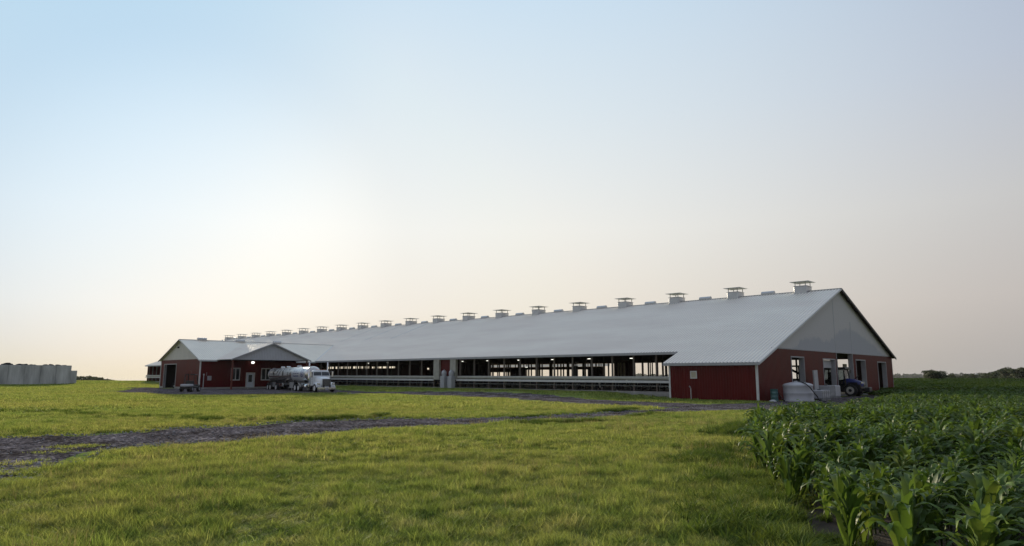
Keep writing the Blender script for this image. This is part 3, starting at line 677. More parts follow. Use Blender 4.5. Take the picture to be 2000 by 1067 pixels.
# lean-to walls
PS = lambda u, v, h: (-h, u, v)
mb = MB(); mb.ribs(PS, 0.02, L1, lambda u: -.06, lambda u: rz_(0)-.1, sp=.2286, h=.018)
mb.ribs(lambda u, v, h: (u, L1+h, v), 0.02, E_, lambda u: -.05, lambda u: rz_(u)-.08, sp=.2286, h=.018); mb.build('side_wall', M['redside'], barn)
mb = MB(); mb.box(-.045, .11, -.045, .0, 0, 2.95); mb.box(-.045, -.0, 0, .11, 0, 2.95); mb.build('corner_trim', M['white'], barn)
mb = MB(); mb.box(-.045, .05, L1, L1+.045, 0, 2.95); mb.box(-.045, -.0, L1-.11, L1, 0, 2.95); mb.build('corner_trim', M['white'], barn)
mb = MB(); mb.box(W_-.0, W_+.045, -.045, .1, 0, 4.1); mb.build('corner_trim', M['grey'], barn)
mb = MB(); mb.box(-.05, -.0, 5.08, 5.16, 1.72, 2.34); mb.box(-.05, -.0, 5.6, 5.68, 1.72, 2.34); mb.box(-.05, -.0, 5.16, 5.6, 2.26, 2.34); mb.box(-.05, -.0, 5.16, 5.6, 1.72, 1.8); lf = mb.build('louvre_frame', M['white'], barn)
mb = MB()
for k in range(7): z = 1.8+k*.066; mb.quad((-.045, 5.16, z), (-.045, 5.6, z), (-.022, 5.6, z+.07), (-.022, 5.16, z+.07))
mb.build('louvre_slats', M['cream'], lf)

# floor, kerb, long side
FL = .42
mb = MB(); mb.box(E_+.12, W_-.1, 8.5, LEN, -.5, FL); mb.box(.1, W_-.1, .55, 8.5, -.5, .06); mb.build('floor_slab', M['conc'], barn)
mb = MB(); mb.box(E_-.12, E_+.12, L1+.3, LEN, -.3, FL+.10); mb.box(E_-.5, E_-.13, L1+.2, 13.2, -.4, .30); mb.build('kerb', M['conc'], barn)
po = MB(); po.box(E_-.07, E_+.07, -.07, .07, FL+.08, H1-.05); post0 = po.build('post', M['wood'], barn)
k = 0; post0.location = (0, 8.22, 0)
for k in range(1, 57):
    y = 8.22+2.44*k
    if 70.4 < y < 85.4: continue
    c = post0.copy(); COL.objects.link(c); c.parent = barn; c.location = (0, y, 0)
for y0, y1 in ((L1+.1, 37.85), (42.05, 70.3), (85.6, LEN)):
    mb = MB(); mb.grid([[(E_-.16+.09*math.cos(a), yy+.0, 1.72+.165*math.sin(a)) for a in np.linspace(0, 6.283, 13)[:-1]] for yy in np.arange(y0, y1+.01, (y1-y0)/20)], sm=True, closed=True); mb.build('rolled_curtain', M['curtain'], barn)
    mb = MB(); mb.box(E_-.34, E_-.27, y0, y1, 1.29, 1.51); mb.build('rail_board', M['white'], barn)
    mb = MB(); mb.tube([(E_-.1, y0, 1.02), (E_-.1, y1, 1.02)], .028, 6); mb.build('pipe_rail', M['galv'], barn)
mb = MB()
for k in range(60):
    y = 8.9+1.22*k
    if y < 36 or 43 < y < 58: beam_between(mb, (E_-.27, y, 1.36), (E_+.05, y+.35, .62), .03, .03)
mb.build('rail_braces', M['galv'], barn); bpy.data.objects['rail_braces']['kind'] = 'stuff'
for y0, y1 in ((40.95, 42.0), (37.9, 38.92)):
    mb = MB(); mb.ribs(lambda u, v, h: (E_-.42-h, u, v), y0, y1, lambda u: 1.42, lambda u: H1-.15, sp=.2, h=.015); mb.box(E_-.41, E_-.08, y0, y1, 1.42, H1-.15); mb.build('side_panel', M['curtain'], barn)
mb = MB(); mb.ribs(lambda u, v, h: (E_-.12-h, u, v), 38.92, 40.95, lambda u: 1.9, lambda u: H1-.1, sp=.2286, h=.018); mb.box(E_-.1, E_-.05, 38.92, 40.95, 1.9, H1-.1); mb.build('red_panel', M['redside'], barn)
# far side wall with its openings: (y0, y1, bottom, top)
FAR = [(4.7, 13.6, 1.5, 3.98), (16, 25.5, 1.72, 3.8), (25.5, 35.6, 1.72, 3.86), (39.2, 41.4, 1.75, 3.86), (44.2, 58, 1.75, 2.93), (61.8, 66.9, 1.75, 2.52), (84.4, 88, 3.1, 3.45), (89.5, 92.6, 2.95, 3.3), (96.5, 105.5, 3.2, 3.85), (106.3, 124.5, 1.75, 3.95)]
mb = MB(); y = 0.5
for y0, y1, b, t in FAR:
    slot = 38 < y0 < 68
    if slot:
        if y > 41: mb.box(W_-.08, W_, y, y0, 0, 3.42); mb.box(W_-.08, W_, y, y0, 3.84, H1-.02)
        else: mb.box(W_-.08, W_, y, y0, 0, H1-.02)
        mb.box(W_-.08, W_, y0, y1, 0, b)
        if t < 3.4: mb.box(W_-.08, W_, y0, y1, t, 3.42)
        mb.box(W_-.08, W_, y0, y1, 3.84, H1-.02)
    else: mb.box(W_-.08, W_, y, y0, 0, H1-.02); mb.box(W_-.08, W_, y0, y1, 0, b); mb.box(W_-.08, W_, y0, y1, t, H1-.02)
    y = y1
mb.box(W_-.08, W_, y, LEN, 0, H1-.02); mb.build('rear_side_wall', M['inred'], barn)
mb = MB(); mb.box(W_-.05, W_-.03, 40.0, 66.85, 3.46, 3.8)
# translucent curtain closing an upper slot of the far wall
mb.build('translucent_curtain', M['sheet'], barn)
mb = MB(); mb.ribs(lambda u, v, h: (u, LEN+h, v), E_, W_, lambda u: 0, lambda u: rz_(u)-.06, sp=.2286, h=.018); mb.build('end_wall', M['red'], barn)
# interior posts, trusses, stall pipes: far more than can be told apart
mb = MB()
for x in (8.4, 14.2, 25.4, 31.2):
    for k in range(58): y = 6.0+2.44*k; mb.box(x-.05, x+.05, y-.05, y+.05, .3, rz_(x)-.1)
for k in range(58): y = 6.0+2.44*k; mb.box(W_-.28, W_-.1, y-.09, y+.09, .3, H1)
for y in (108.2, 110.1, 112.9, 115, 116.6, 118.8, 121, 47.1, 48.2, 50.6, 52.2, 54.1, 56.6, 26.8, 29.0, 29.9, 33.8): mb.box(W_-.3, W_-.1, y-.07, y+.07, .3, H1)
o = mb.build('inner_posts', M['wooddark'], barn); o['kind'] = 'stuff'
mb = MB()
for k in range(58):
    y = 6.0+2.44*k
    mb.box(E_, W_, y-.025, y+.025, H1-.12, H1-.0)
    for s in (1, -1):
        q = [(XR+s*16, H1), (XR+s*12.6, rz_(XR-12.6)-.1), (XR+s*9, H1), (XR+s*6, rz_(XR-6)-.1), (XR+s*3, H1), (XR, ZR-.1)]
        for a, b in zip(q, q[1:]): beam_between(mb, (a[0], y, a[1]), (b[0], y, b[1]), .04, .1)
o = mb.build('trusses', M['wooddark'], barn); o['kind'] = 'stuff'
mb = MB()
for x in (5.6, 11.3, 14.2, 25.4, 31.2):
    for z in (.85, 1.25): mb.tube([(x, 9, z), (x, LEN-1, z)], .03, 5)
    for k in range(110): y = 9.4+1.22*k; mb.tube([(x, y, .45), (x, y, 1.3)], .025, 4, cap=False)
o = mb.build('stall_pipes', M['chassis'], barn); o['kind'] = 'stuff'
# lower, darker inner walls that hide the lower view through the barn
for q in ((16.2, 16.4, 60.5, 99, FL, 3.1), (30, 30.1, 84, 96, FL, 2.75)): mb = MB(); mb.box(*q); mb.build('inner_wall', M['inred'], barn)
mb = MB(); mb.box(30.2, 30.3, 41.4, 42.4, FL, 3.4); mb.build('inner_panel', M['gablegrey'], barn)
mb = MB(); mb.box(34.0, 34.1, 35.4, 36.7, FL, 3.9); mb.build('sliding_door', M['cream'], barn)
def unproj(px, py, x=None, y=None):
    d = fw+r2*((px-1000)/F)-u2*((py-533.5)/F); k = ((x-CX)/d.x) if x is not None else ((y-CY)/d.y); return Vector((CX, CY, H))+d*k
for px, py, sz in ((1233,700.5,1), (1150,701.5,1), (1079,703,1), (1013,704,1), (952,705.3,1), (1028,717.6,.8), (903,706.4,.6), (908,718,.0), (757,709,.6), (719,710,.4)):
    if not sz: continue
    q = unproj(px, py, x=7.0 if py < 715 else 20.0); q = q - Vector((0, 0, T*q.y))
    k = sz*(.75 if py < 715 else 1.0)
    mb = MB(); mb.box(q.x-.11, q.x+.11, q.y-.25*k, q.y+.25*k, q.z+.045, q.z+.10); mb.tube([(q.x, q.y, q.z+.12), (q.x, q.y, H1+.2)], .012, 4); l = mb.build('barn_lamp', M['black'], barn)
    mb = MB(); mb.box(q.x-.10, q.x+.10, q.y-.23*k, q.y+.23*k, q.z, q.z+.043, bev=.015); mb.build('lamp_lens', M['lampglow'], l)

# ------------------------------------------------------------------ cows in the dark behind the rails
def cow(loc, rz, label, scale=1):
    V = [(0,0,1.02),(.35,0,1.0),(.72,0,1.03),(-.38,0,1.03),(-.72,0,1.04),(.95,0,1.16),(1.16,0,1.26),(1.34,0,1.24),(1.56,0,1.08)]
    R_ = [.36,.35,.32,.35,.25,.19,.14,.14,.085]
    Eg = [(0,1),(1,2),(0,3),(3,4),(2,5),(5,6),(6,7),(7,8)]
    def leg(root, pts, rad):
        prev = root
        for p, r in zip(pts, rad): V.append(p); R_.append(r); Eg.append((prev, len(V)-1)); prev = len(V)-1
    for s in (-1, 1):
        leg(2, [(.68,.17*s,.78),(.66,.18*s,.45),(.66,.18*s,.10),(.70,.18*s,.03)], [.15,.085,.06,.065])
        leg(4, [(-.70,.17*s,.80),(-.60,.19*s,.62),(-.78,.19*s,.40),(-.72,.19*s,.10),(-.68,.19*s,.03)], [.17,.12,.07,.06,.065])
    leg(4, [(-.92,0,1.02),(-.97,0,.55)], [.04,.03])
    for s in (-1, 1): leg(6, [(1.18,.14*s,1.33),(1.15,.27*s,1.30)], [.05,.045])
    me = bpy.data.meshes.new('cow'); me.from_pydata(V, Eg, []); me.materials.append(M['cow']); o = bpy.data.objects.new('cow', me); COL.objects.link(o)
    sk = o.modifiers.new('skin', 'SKIN'); me.skin_vertices[0].data[0].use_root = True
    for i, r in enumerate(R_): me.skin_vertices[0].data[i].radius = (r, r)
    ss = o.modifiers.new('sub', 'SUBSURF'); ss.levels = ss.render_levels = 2
    o.location = loc; o.rotation_euler = (0, 0, rz); o.scale = (scale,)*3; tag(o, label, 'cow', 'cows standing behind the barn rails'); return o
def cow_mat():
    m, nt, p = new_mat('holstein_hide'); N = nt.nodes; L = nt.links; tc = N.new('ShaderNodeTexCoord'); n = N.new('ShaderNodeTexNoise'); n.inputs['Scale'].default_value = 1.9; n.inputs['Detail'].default_value = 1
    L.new(tc.outputs['Object'], n.inputs['Vector']); L.new(ramp(N, L, n.outputs['Fac'], [(.52, (.02,.018,.018)), (.55, (.55,.52,.48))]), p.inputs['Base Color']); p.inputs['Roughness'].default_value = .8; return m
M['cow'] = cow_mat()
for px, lab, rz, dx in ((1118, 'black and white cow behind the rails, leftmost of the three in the barn', 2.6, 1.6), (1170, 'black and white cow behind the rails, middle one of the three in the barn', .5, 2.4), (1219, 'black and white cow behind the rails, rightmost of the three in the barn', 2.2, 1.8)):
    q = unproj(px, 750, x=E_+dx); cow((q.x, q.y, FL+T*q.y), rz, lab)

# cabinets with rounded caps before the red panel
for i, (yy, lab) in enumerate(((unproj(867, 745, x=E_-.75).y, 'grey ribbed cabinet with rounded cap against the barn, left one of the pair'), (unproj(881.5, 745, x=E_-.75).y, 'grey ribbed cabinet with rounded cap against the barn, right one of the pair'))):
    g = float(gz(E_-.75, yy)); t_ = empty('feed_dispenser', (E_-.75, yy, g), 0, 0, lab, 'cabinet', 'pair of grey cabinets before the red panel')
    mb = MB()
    t_.scale = (.85, .85, 1); mb.box(-.36, .36, -.42, .42, -.1, 1.45, bev=.04)
    for k in range(6): mb.box(-.40, .40, -.46, .46, .12+k*.23, .18+k*.23)
    mb.build('cabinet_body', M['gablegrey'], t_)
    mb = MB(); mb.lathe([(.30,1.45),(.34,1.52),(.36,1.85),(.33,2.0),(.22,2.12),(.10,2.17)], n=16); mb.build('cap', M['gablegrey'], t_)
    mb = MB(); mb.tube([(-.2,-.3,2.0),(-.22,-.32,2.28)], .035, 6); mb.tube([(.2,.25,2.0),(.22,.28,2.26)], .035, 6); mb.build('pipe_stub', M['galv'], t_)

# ------------------------------------------------------------------ milk house wing
milk = empty('milk_house', (0,0,0), 0, T, 'low red milk house with pale ribbed roof, porch gable and white door', 'building')
MX, MY0, MY1, MH, MR, MYR = -14.5, 70.5, 85.2, 4.08, 6.94, 77.85
ms = (MR-MH)/(MYR-MY0)
def mz(y): return MH+ms*(y-MY0) if y <= MYR else MR-ms*(y-MYR)
def xval(y): return E_+(mz(y)-H1)/SL+.15        # where the wing roof dives under the barn roof
mb = MB()
PF = lambda u, v, h: (u, v-h*.35, mz(v)+h)
PB = lambda u, v, h: (u, v+h*.35, mz(v)+h)
PX0, PX1, PZ, PY = -12.15, -1.15, 6.26, 66.0   # porch gable
PXM = (PX0+PX1)/2; psl = (PZ-MH)/(PXM-PX0)
def vlow(u):                                    # lower edge of the wing slope: eave, or the barn roof valley
    if u <= E_-.4: return MY0-.42
    return MY0+max(-.42, (H1+SL*(u-E_)-MH)/ms)
mb.ribs(PF, MX-.35, 10.2, vlow, lambda u: max(vlow(u)+.01, MYR)); mb.ribs(PB, MX-.35, 10.2, lambda u: min(MY1+.4, MYR+(MYR-vlow(u))) if u > E_ else MY1+.42, lambda u: MYR)
wr = mb.build('roof', M['roof_warm'], milk)
# porch roof
def pz(x): return MH+psl*(x-PX0) if x <= PXM else MH+psl*(PX1-x)
def pyback(x): return MY0+(pz(x)-MH)/ms+.02
mb = MB()
mb.ribs(lambda u, v, h: (v-h*.3, u, pz(v)+h+.02), PY-.3, 76.2, lambda u: max(PX0-.3, PX0+(u-MY0)*ms/psl), lambda u: PXM)
mb.ribs(lambda u, v, h: (v+h*.3, u, pz(v)+h+.02), PY-.3, 76.2, lambda u: min(PX1+.3, PX1-(u-MY0)*ms/psl), lambda u: PXM)
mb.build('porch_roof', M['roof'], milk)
mb = MB(); mb.ribs(lambda u, v, h: (u, PY-h, v), PX0, PX1, lambda u: MH-.12, lambda u: max(MH-.11, pz(u)-.02), sp=.2286, h=.015); mb.build('porch_gable', M['gablegrey'], milk)
mb = MB(); beam_between(mb, (PX0-.35, PY-.32, pz(PX0-.35)+.05), (PXM, PY-.32, PZ+.06), .05, .16); beam_between(mb, (PXM, PY-.32, PZ+.06), (PX1+.35, PY-.32, pz(PX1+.35)+.05), .05, .16); mb.build('porch_trim', M['grey'], milk)
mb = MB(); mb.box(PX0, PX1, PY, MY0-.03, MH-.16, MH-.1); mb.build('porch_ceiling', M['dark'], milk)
for x in (PX0+.12, PX1-.12):
    mb = MB(); mb.box(x-.09, x+.09, PY+.03, PY+.21, -.15, MH-.14); mb.build('porch_post', M['rust'], milk)
# walls
mb = MB(); mb.ribs(lambda u, v, h: (u, MY0-h, v), MX, E_+.3, lambda u: .28, lambda u: MH-.02, sp=.2286, h=.018)
mb.build('front_wall', M['redside'], milk)
GD = (79.1, 83.75, 3.42)                        # gable doorway y0,y1,top
mb = MB(); PM = lambda u, v, h: (MX-h, u, v)
mb.ribs(PM, MY0, GD[0]-.1, lambda u: .28, lambda u: MH-.02, sp=.2286, h=.018); mb.ribs(PM, GD[1]+.1, MY1, lambda u: .28, lambda u: MH-.02, sp=.2286, h=.018); mb.ribs(PM, GD[0]-.1, GD[1]+.1, lambda u: GD[2]+.1, lambda u: MH-.02, sp=.2286, h=.018)
mb.build('end_wall', M['red'], milk)
mb = MB(); mb.ribs(PM, MY0, MY1, lambda u: MH-.02, lambda u: max(MH, mz(u)-.05), sp=.2286, h=.015); mb.build('end_gable', M['gablewarm'], milk)
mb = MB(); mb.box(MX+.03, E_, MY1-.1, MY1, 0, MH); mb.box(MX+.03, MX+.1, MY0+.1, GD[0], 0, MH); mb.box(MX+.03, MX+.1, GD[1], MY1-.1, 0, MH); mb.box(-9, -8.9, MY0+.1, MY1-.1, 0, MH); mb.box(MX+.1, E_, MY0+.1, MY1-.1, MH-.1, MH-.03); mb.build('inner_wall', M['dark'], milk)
mb = MB(); mb.box(MX-.03, MX+.1, GD[1]+.1, MY1, -.4, .28); mb.box(MX-.03, MX+.1, MY0-.03, GD[0]-.1, -.4, .28); mb.box(MX+.1, E_+.3, MY0-.04, MY0+.1, -.4, .28); mb.box(MX+.1, E_, MY0+.1, MY1-.1, -.2, .03); mb.build('foundation', M['conc'], milk)
mb = MB(); mb.box(MX-.05, MX, GD[0]-.1, GD[0], 0, GD[2]+.1); mb.box(MX-.05, MX, GD[1], GD[1]+.1, 0, GD[2]+.1); mb.box(MX-.05, MX, GD[0], GD[1], GD[2], GD[2]+.1); fr = mb.build('garage_frame', M['jamb'], milk)
mb = MB(); mb.box(MX, MX+.3, GD[0]-.05, GD[0], 0, GD[2]); mb.box(MX, MX+.3, GD[1], GD[1]+.05, 0, GD[2]); mb.build('jamb', M['jamb'], fr)
mb = MB(); mb.box(MX+1.6, MX+1.7, 79.2, 82.6, .1, 3.3); mb.build('sliding_door', M['dark'], milk)
mb = MB(); mb.box(MX-.045, MX+.10, MY0-.045, MY0-.0, .2, MH-.03); mb.box(MX-.045, MX, MY0, MY0+.12, .2, MH-.03); mb.build('corner_trim', M['white'], milk)
mb = MB(); mb.box(MX-.045, MX, MY1-.1, MY1+.04, .2, MH-.03); mb.build('corner_trim', M['white'], milk)
mb = MB(); mb.box(MX-.37, PX0-.3, MY0-.46, MY0-.425, MH-.33, MH-.14); mb.box(PX1+.3, E_-.5, MY0-.46, MY0-.425, MH-.33, MH-.14); mb.build('fascia', M['white'], milk)
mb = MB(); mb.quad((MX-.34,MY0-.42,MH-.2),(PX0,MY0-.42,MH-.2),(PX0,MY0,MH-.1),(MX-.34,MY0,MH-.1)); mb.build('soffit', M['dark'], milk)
mb = MB(); beam_between(mb, (MX-.37, MY0-.45, mz(MY0-.45)+.03), (MX-.37, MYR, MR+.03), .04, .13); mb.build('rake_trim', M['white'], milk)
mb = MB(); beam_between(mb, (MX-.37, MY1+.45, mz(MY1+.45)+.03), (MX-.37, MYR, MR+.03), .04, .14); mb.build('rake_trim', M['chassis'], milk)
mb = MB(); mb.box(MX-.35, 10.0, MYR-.15, MYR+.15, MR-.02, MR+.04); mb.build('ridge_cap', M['vent'], wr)
mb = MB(); beam_between(mb, (E_-.45, MY0-.45, H1+SL*(-.45)+.05), (10.1, MYR, H1+SL*(10.1-E_)+.05), .22, .03); mb.build('valley_flashing', M['white'], wr)
for x, yy in ((-11.7, MYR), (-6.1, MYR-.2), (-.2, MYR-.2)):
    mb = MB(); mb.grid([[(xx, yy+.24*math.cos(a), mz(yy)+.16+.22*math.sin(a)) for a in np.linspace(0, 6.283, 13)[:-1]] for xx in (x-.62, x+.62)], closed=True, sm=True)
    for xx in (x-.62, x+.62): mb.quad(*[(xx, yy+.24*math.cos(a), mz(yy)+.16+.22*math.sin(a)) for a in np.linspace(0, 6.283, 13)[:-1]])
    mb.build('ridge_box', M['vent'], wr)
def window(x0, x1, z0, z1):
    mb = MB(); y = MY0-.06
    for a in ((x0, x0+.13, z0, z1), (x1-.13, x1, z0, z1), (x0+.13, x1-.13, z1-.13, z1), (x0+.13, x1-.13, z0, z0+.13), ((x0+x1)/2-.07, (x0+x1)/2+.07, z0+.13, z1-.13)): mb.box(a[0], a[1], y, y+.06, a[2], a[3])
    w = mb.build('window', M['white'], milk)
    for a, b in ((x0+.13, (x0+x1)/2-.07), ((x0+x1)/2+.07, x1-.13)):
        mb = MB(); mb.box(a, b, y+.02, y+.035, z0+.13, z1-.13); mb.build('pane', M['glass'], w)
window(-10.3, -9.0, 1.18, 2.92); window(-5.95, -4.55, 1.18, 2.92)
mb = MB(); mb.box(-8.15, -7.98, MY0-.07, MY0, .2, 2.28); mb.box(-7.02, -6.85, MY0-.07, MY0, .2, 2.28); mb.box(-7.98, -7.02, MY0-.07, MY0, 2.14, 2.28); mb.build('door_frame', M['white'], milk)
mb = MB(); mb.box(-7.96, -7.04, MY0-.05, MY0-.01, .2, 2.13); dr = mb.build('door', M['door'], milk)
mb = MB(); mb.box(-7.78, -7.26, MY0-.056, MY0-.045, .95, 1.95); mb.build('pane', M['glass'], dr)
mb = MB(); mb.tube([(-7.14, MY0-.1, 1.15), (-7.26, MY0-.1, 1.15)], .02, 6); mb.tube([(-7.14, MY0-.1, 1.15), (-7.14, MY0-.04, 1.15)], .02, 6); mb.build('handle', M['chrome'], dr)
mb = MB(); mb.box(-8.3, -6.7, MY0-1.1, MY0-.08, -.2, .17); mb.build('door_step', M['conc'], milk)
mb = MB(); mb.box(-7.55, -7.25, MY0-.16, MY0, 3.46, 3.85); l = mb.build('wall_lamp', M['black'], milk)
mb = MB(); mb.lathe([(.10,0),(.20,.08),(.22,.2),(.14,.30)], (-7.4, MY0-.34, 3.52), n=12); mb.build('lamp_lens', M['lampglow'], l)
mb = MB(); mb.box(-13.5, -12.95, MY0-.14, MY0-.02, 1.2, 1.8, bev=.02); mb.tube([(-13.6,MY0-.06,1.8),(-13.6,MY0-.06,2.3)], .03, 6); mb.build('meter_box', M['grey'], milk)
mb = MB(); mb.tube([(MX+.42, MY0-.35, -.25), (MX+.42, MY0-.35, 1.9)], .055, 8); mb.lathe([(.08,0),(.1,.05),(.1,.18),(.05,.22)], (MX+.42, MY0-.35, 1.86), n=10); o = mb.build('vent_pipe', M['poly'], milk)
mb = MB(); mb.lathe([(.06,0),(.16,.05),(.16,.12),(.05,.2)], (MX-.14, 78.6, 5.72), n=10); mb.tube([(MX-.02,78.6,5.95),(MX-.2,78.6,6.0),(MX-.16,78.6,5.85)], .02, 6); mb.build('gable_lamp', M['black'], milk)

# ------------------------------------------------------------------ concrete feed bunker with tyres on the tarp
bx1 = -16.5; by = 127.0; bz = float(gz(-30, by))
bunk = empty('feed_bunker', (0, 0, 0), 0, 0, 'long grey concrete bunker wall with stepped end standing on the grass at far left', 'bunker')
mb = MB(); x = bx1
while x > -66:
    w = 2.44; j = random.uniform(-.04, .04); mb.box(x-w+.015, x-.015, by+j, by+.35+j, bz-.6, 4.72+random.uniform(-.01, .01), bev=.015); x -= w
mb.build('front_wall', M['silo'], bunk)
mb = MB(); mb.box(bx1+.02, bx1+1.0, by+.1, by+.42, bz-.6, 3.76, bev=.02); mb.box(bx1-.5, bx1-.2, by+.4, by+24, bz-.6, 4.3); mb.build('end_wall', M['silo'], bunk)
xs_ = np.linspace(-66, -17.2, 70); mb = MB()
rows = []
for yy, zz in ((by+.5, 4.3), (by+2, 4.5), (by+6, 4.62), (by+14, 4.5), (by+23, 4.0)): rows.append([(x, yy, zz+.16*math.sin(x*.9)+.1*math.sin(x*2.3+yy)-max(0, x+20)*.35) for x in xs_])
mb.grid(rows, sm=True); tag(mb.build('tarp_cover', M['tarp']), 'black tarp over the silage heap behind the concrete bunker wall', 'tarp')
def tyre(loc, tilt, rz, r=.5):
    mb = MB(); rings = []
    for k in range(20):
        a = 2*math.pi*k/20; rings.append([((r-.14+.14*math.cos(b))*math.cos(a), (r-.14+.14*math.cos(b))*math.sin(a), .14*math.sin(b)) for b in [2*math.pi*q/8 for q in range(8)]])
    rings.append(rings[0]); mb.grid(rings, sm=True, closed=True); return mb.build('tyre', M['rubber'])
t0 = None
for px, pz_, s in ((9, 711.6, 1.1), (14, 710.6, 1.3), (19, 711.2, 1.1), (36, 711.8, 1.0), (42, 711.4, 1.2), (48, 711.6, 1.0), (54, 712.4, .9), (60, 712.5, .8), (68, 713.2, .8), (88, 713.2, 1.0), (94, 712.8, 1.0), (101, 712.8, 1.0), (114, 712.8, 1.0), (125, 713.2, .9)):
    q = unproj(px, pz_, y=by+1.0)
    if t0 is None: t0 = o = tyre(None, 0, 0)
    else: o = t0.copy(); COL.objects.link(o)
    o.location = (q.x, q.y, q.z-.12); o.rotation_euler = (random.uniform(-.35, .35), random.uniform(-.3, .3), random.uniform(0, 6)); o.scale = (s, s, s*.9)
    tag(o, 'old black tyre lying on the tarp along the top of the concrete bunker', 'tyre', 'tyres weighing down the tarp')

# ------------------------------------------------------------------ small things around the gable
g = lambda x, y: float(gz(x, y))
# white plastic tank
tk = empty('water_tank', (2.45, -2.1, g(2.45, -2.1)), 0, 0, 'large milky white plastic tank with domed top beside the gable wall', 'tank')
mb = MB(); mb.lathe([(1.07,-.1),(1.09,.02),(1.11,.10),(1.08,.14),(1.08,.60),(1.10,.64),(1.08,.68),(1.08,1.14),(1.10,1.18),(1.09,1.26),(1.02,1.33),(.85,1.39),(.5,1.46),(.32,1.48)], n=48); mb.build('tank_shell', M['plastic'], tk)
mb = MB(); mb.lathe([(.27,1.48),(.28,1.54),(.2,1.57)], (0,0,0), n=20); mb.build('lid', M['poly'], tk)
hose = MB(); hose.tube([(2.5,-1.8,1.58),(2.05,-2.5,1.50),(1.75,-2.95,1.36),(1.72,-3.3,1.05),(1.85,-3.45,.75),(2.1,-3.62,.4),(2.3,-3.68,.1),(2.3,-4.2,.03)], .045, 8)
tag(hose.build('hose', M['black']), 'black hose draped over the large white tank', 'hose')
# teal drum
dm = empty('metal_drum', (.95, -.85, g(.95,-.85)), 0, 0, 'teal drum standing at the corner of the red gable wall', 'drum'); 
mb = MB(); mb.lathe([(.27,0),(.29,.01),(.29,.04),(.28,.05),(.28,.32),(.295,.335),(.28,.35),(.28,.62),(.295,.635),(.28,.65),(.28,.92),(.29,.93),(.29,.95),(.26,.95),(.26,.93)], n=24); mb.build('drum_body', M['green'], dm)
hs = MB(); hs.tube([(1.25,-.8,.95),(1.4,-1.0,.6),(1.5,-1.15,.25),(1.6,-1.3,.05),(2.0,-1.6,.04)], .04, 7); tag(hs.build('hose', M['black']), 'dark hose hanging down beside the teal drum', 'hose')
hs = MB(); hs.box(-.05, .55, -.25, .1, 0, .06); hs.box(.5, .62, -.3, .12, 0, .05)
# hydrant by the red side wall
hy = empty('water_hydrant', (-.35, 5.5, g(-.35, 5.5)), 0, 0, 'thin pale standpipe hydrant before the dark red side wall', 'hydrant')
mb = MB(); mb.tube([(0,0,-.1),(0,0,.95)], .03, 8); mb.build('standpipe', M['white'], hy)
mb = MB(); mb.tube([(0,0,.92),(0,.02,1.02),(0,.14,1.06)], .035, 8); mb.tube([(0,-.02,1.0),(0,.12,1.15)], .015, 6); mb.build('spout', M['galv'], hy)
# white rock at the corner
mb = MB(); mb.lathe([(.05,0),(.20,.03),(.22,.12),(.12,.24),(.03,.26)], n=9); o = mb.build('rock', M['poly']); o.location = (-.35,-1.25,g(-.4,-1.2)-.02); o.scale = (1,1.3,.8); tag(o, 'small pale rock lying by the white corner trim', 'rock')
# stack of totes
def tote(x, y, z, w, d, h, lab, frame=True):
    t = empty('plastic_tote', (x, y, z), 0, 0, lab, 'tote', 'white plastic totes beside the big tank')
    mb = MB(); mb.box(-w/2, w/2, -d/2, d/2, .12, h, bev=.06); mb.build('tote_body', M['poly'], t)
    mb = MB(); mb.box(-w/2, w/2, -d/2, -d/2+.12, 0, .12); mb.box(-w/2, w/2, d/2-.12, d/2, 0, .12); mb.box(-.06, .06, -d/2, d/2, .02, .12); mb.build('pallet', M['galv'], t)
    if frame:
        mb = MB()
        for k in range(5):
            xx = -w/2+w*k/4; mb.tube([(xx, -d/2-.02, .1), (xx, -d/2-.02, h-.02)], .014, 5)
        for zz in (.3, .6, h-.03): mb.tube([(-w/2, -d/2-.02, zz), (w/2, -d/2-.02, zz)], .014, 5)
        mb.build('cage', M['galv'], t)
        mb = MB(); mb.lathe([(.13,h),(.14,h+.05),(.1,h+.06)], n=14); mb.build('lid', M['black'], t)
    return t
tote(6.6, -2.2, g(8,-2), 1.9, 1.1, .82, 'low white tote with caged front directly right of the big tank')
tote(11.7, -1.0, g(12,-1), 1.1, 1.1, 1.12, 'tall white tote left of a dark gap, in front of the second doorway')
tote(13.1, -1.0, g(14,-1), 1.4, 1.1, 1.12, 'tall white tote right of a dark gap, nearest the tractor', False)
mb = MB(); Mx = Matrix.Translation((10.2, -.75, g(10.2,-.75))) @ Matrix.Rotation(-.04, 4, 'Y'); mb.box(-.45, .45, -.05, .05, .42, 2.45, Mx); pn = mb.build('white_board', M['poly']); tag(pn, 'tall narrow white board leaning upright against the red gable wall', 'board')
mb = MB(); mb.box(9.4, 10.75, -1.35, -.85, g(10,-1)+.1, g(10,-1)+.42, bev=.04); tag(mb.build('blue_crate', M['blueplastic']), 'low dark blue crate at the foot of the white board', 'crate')

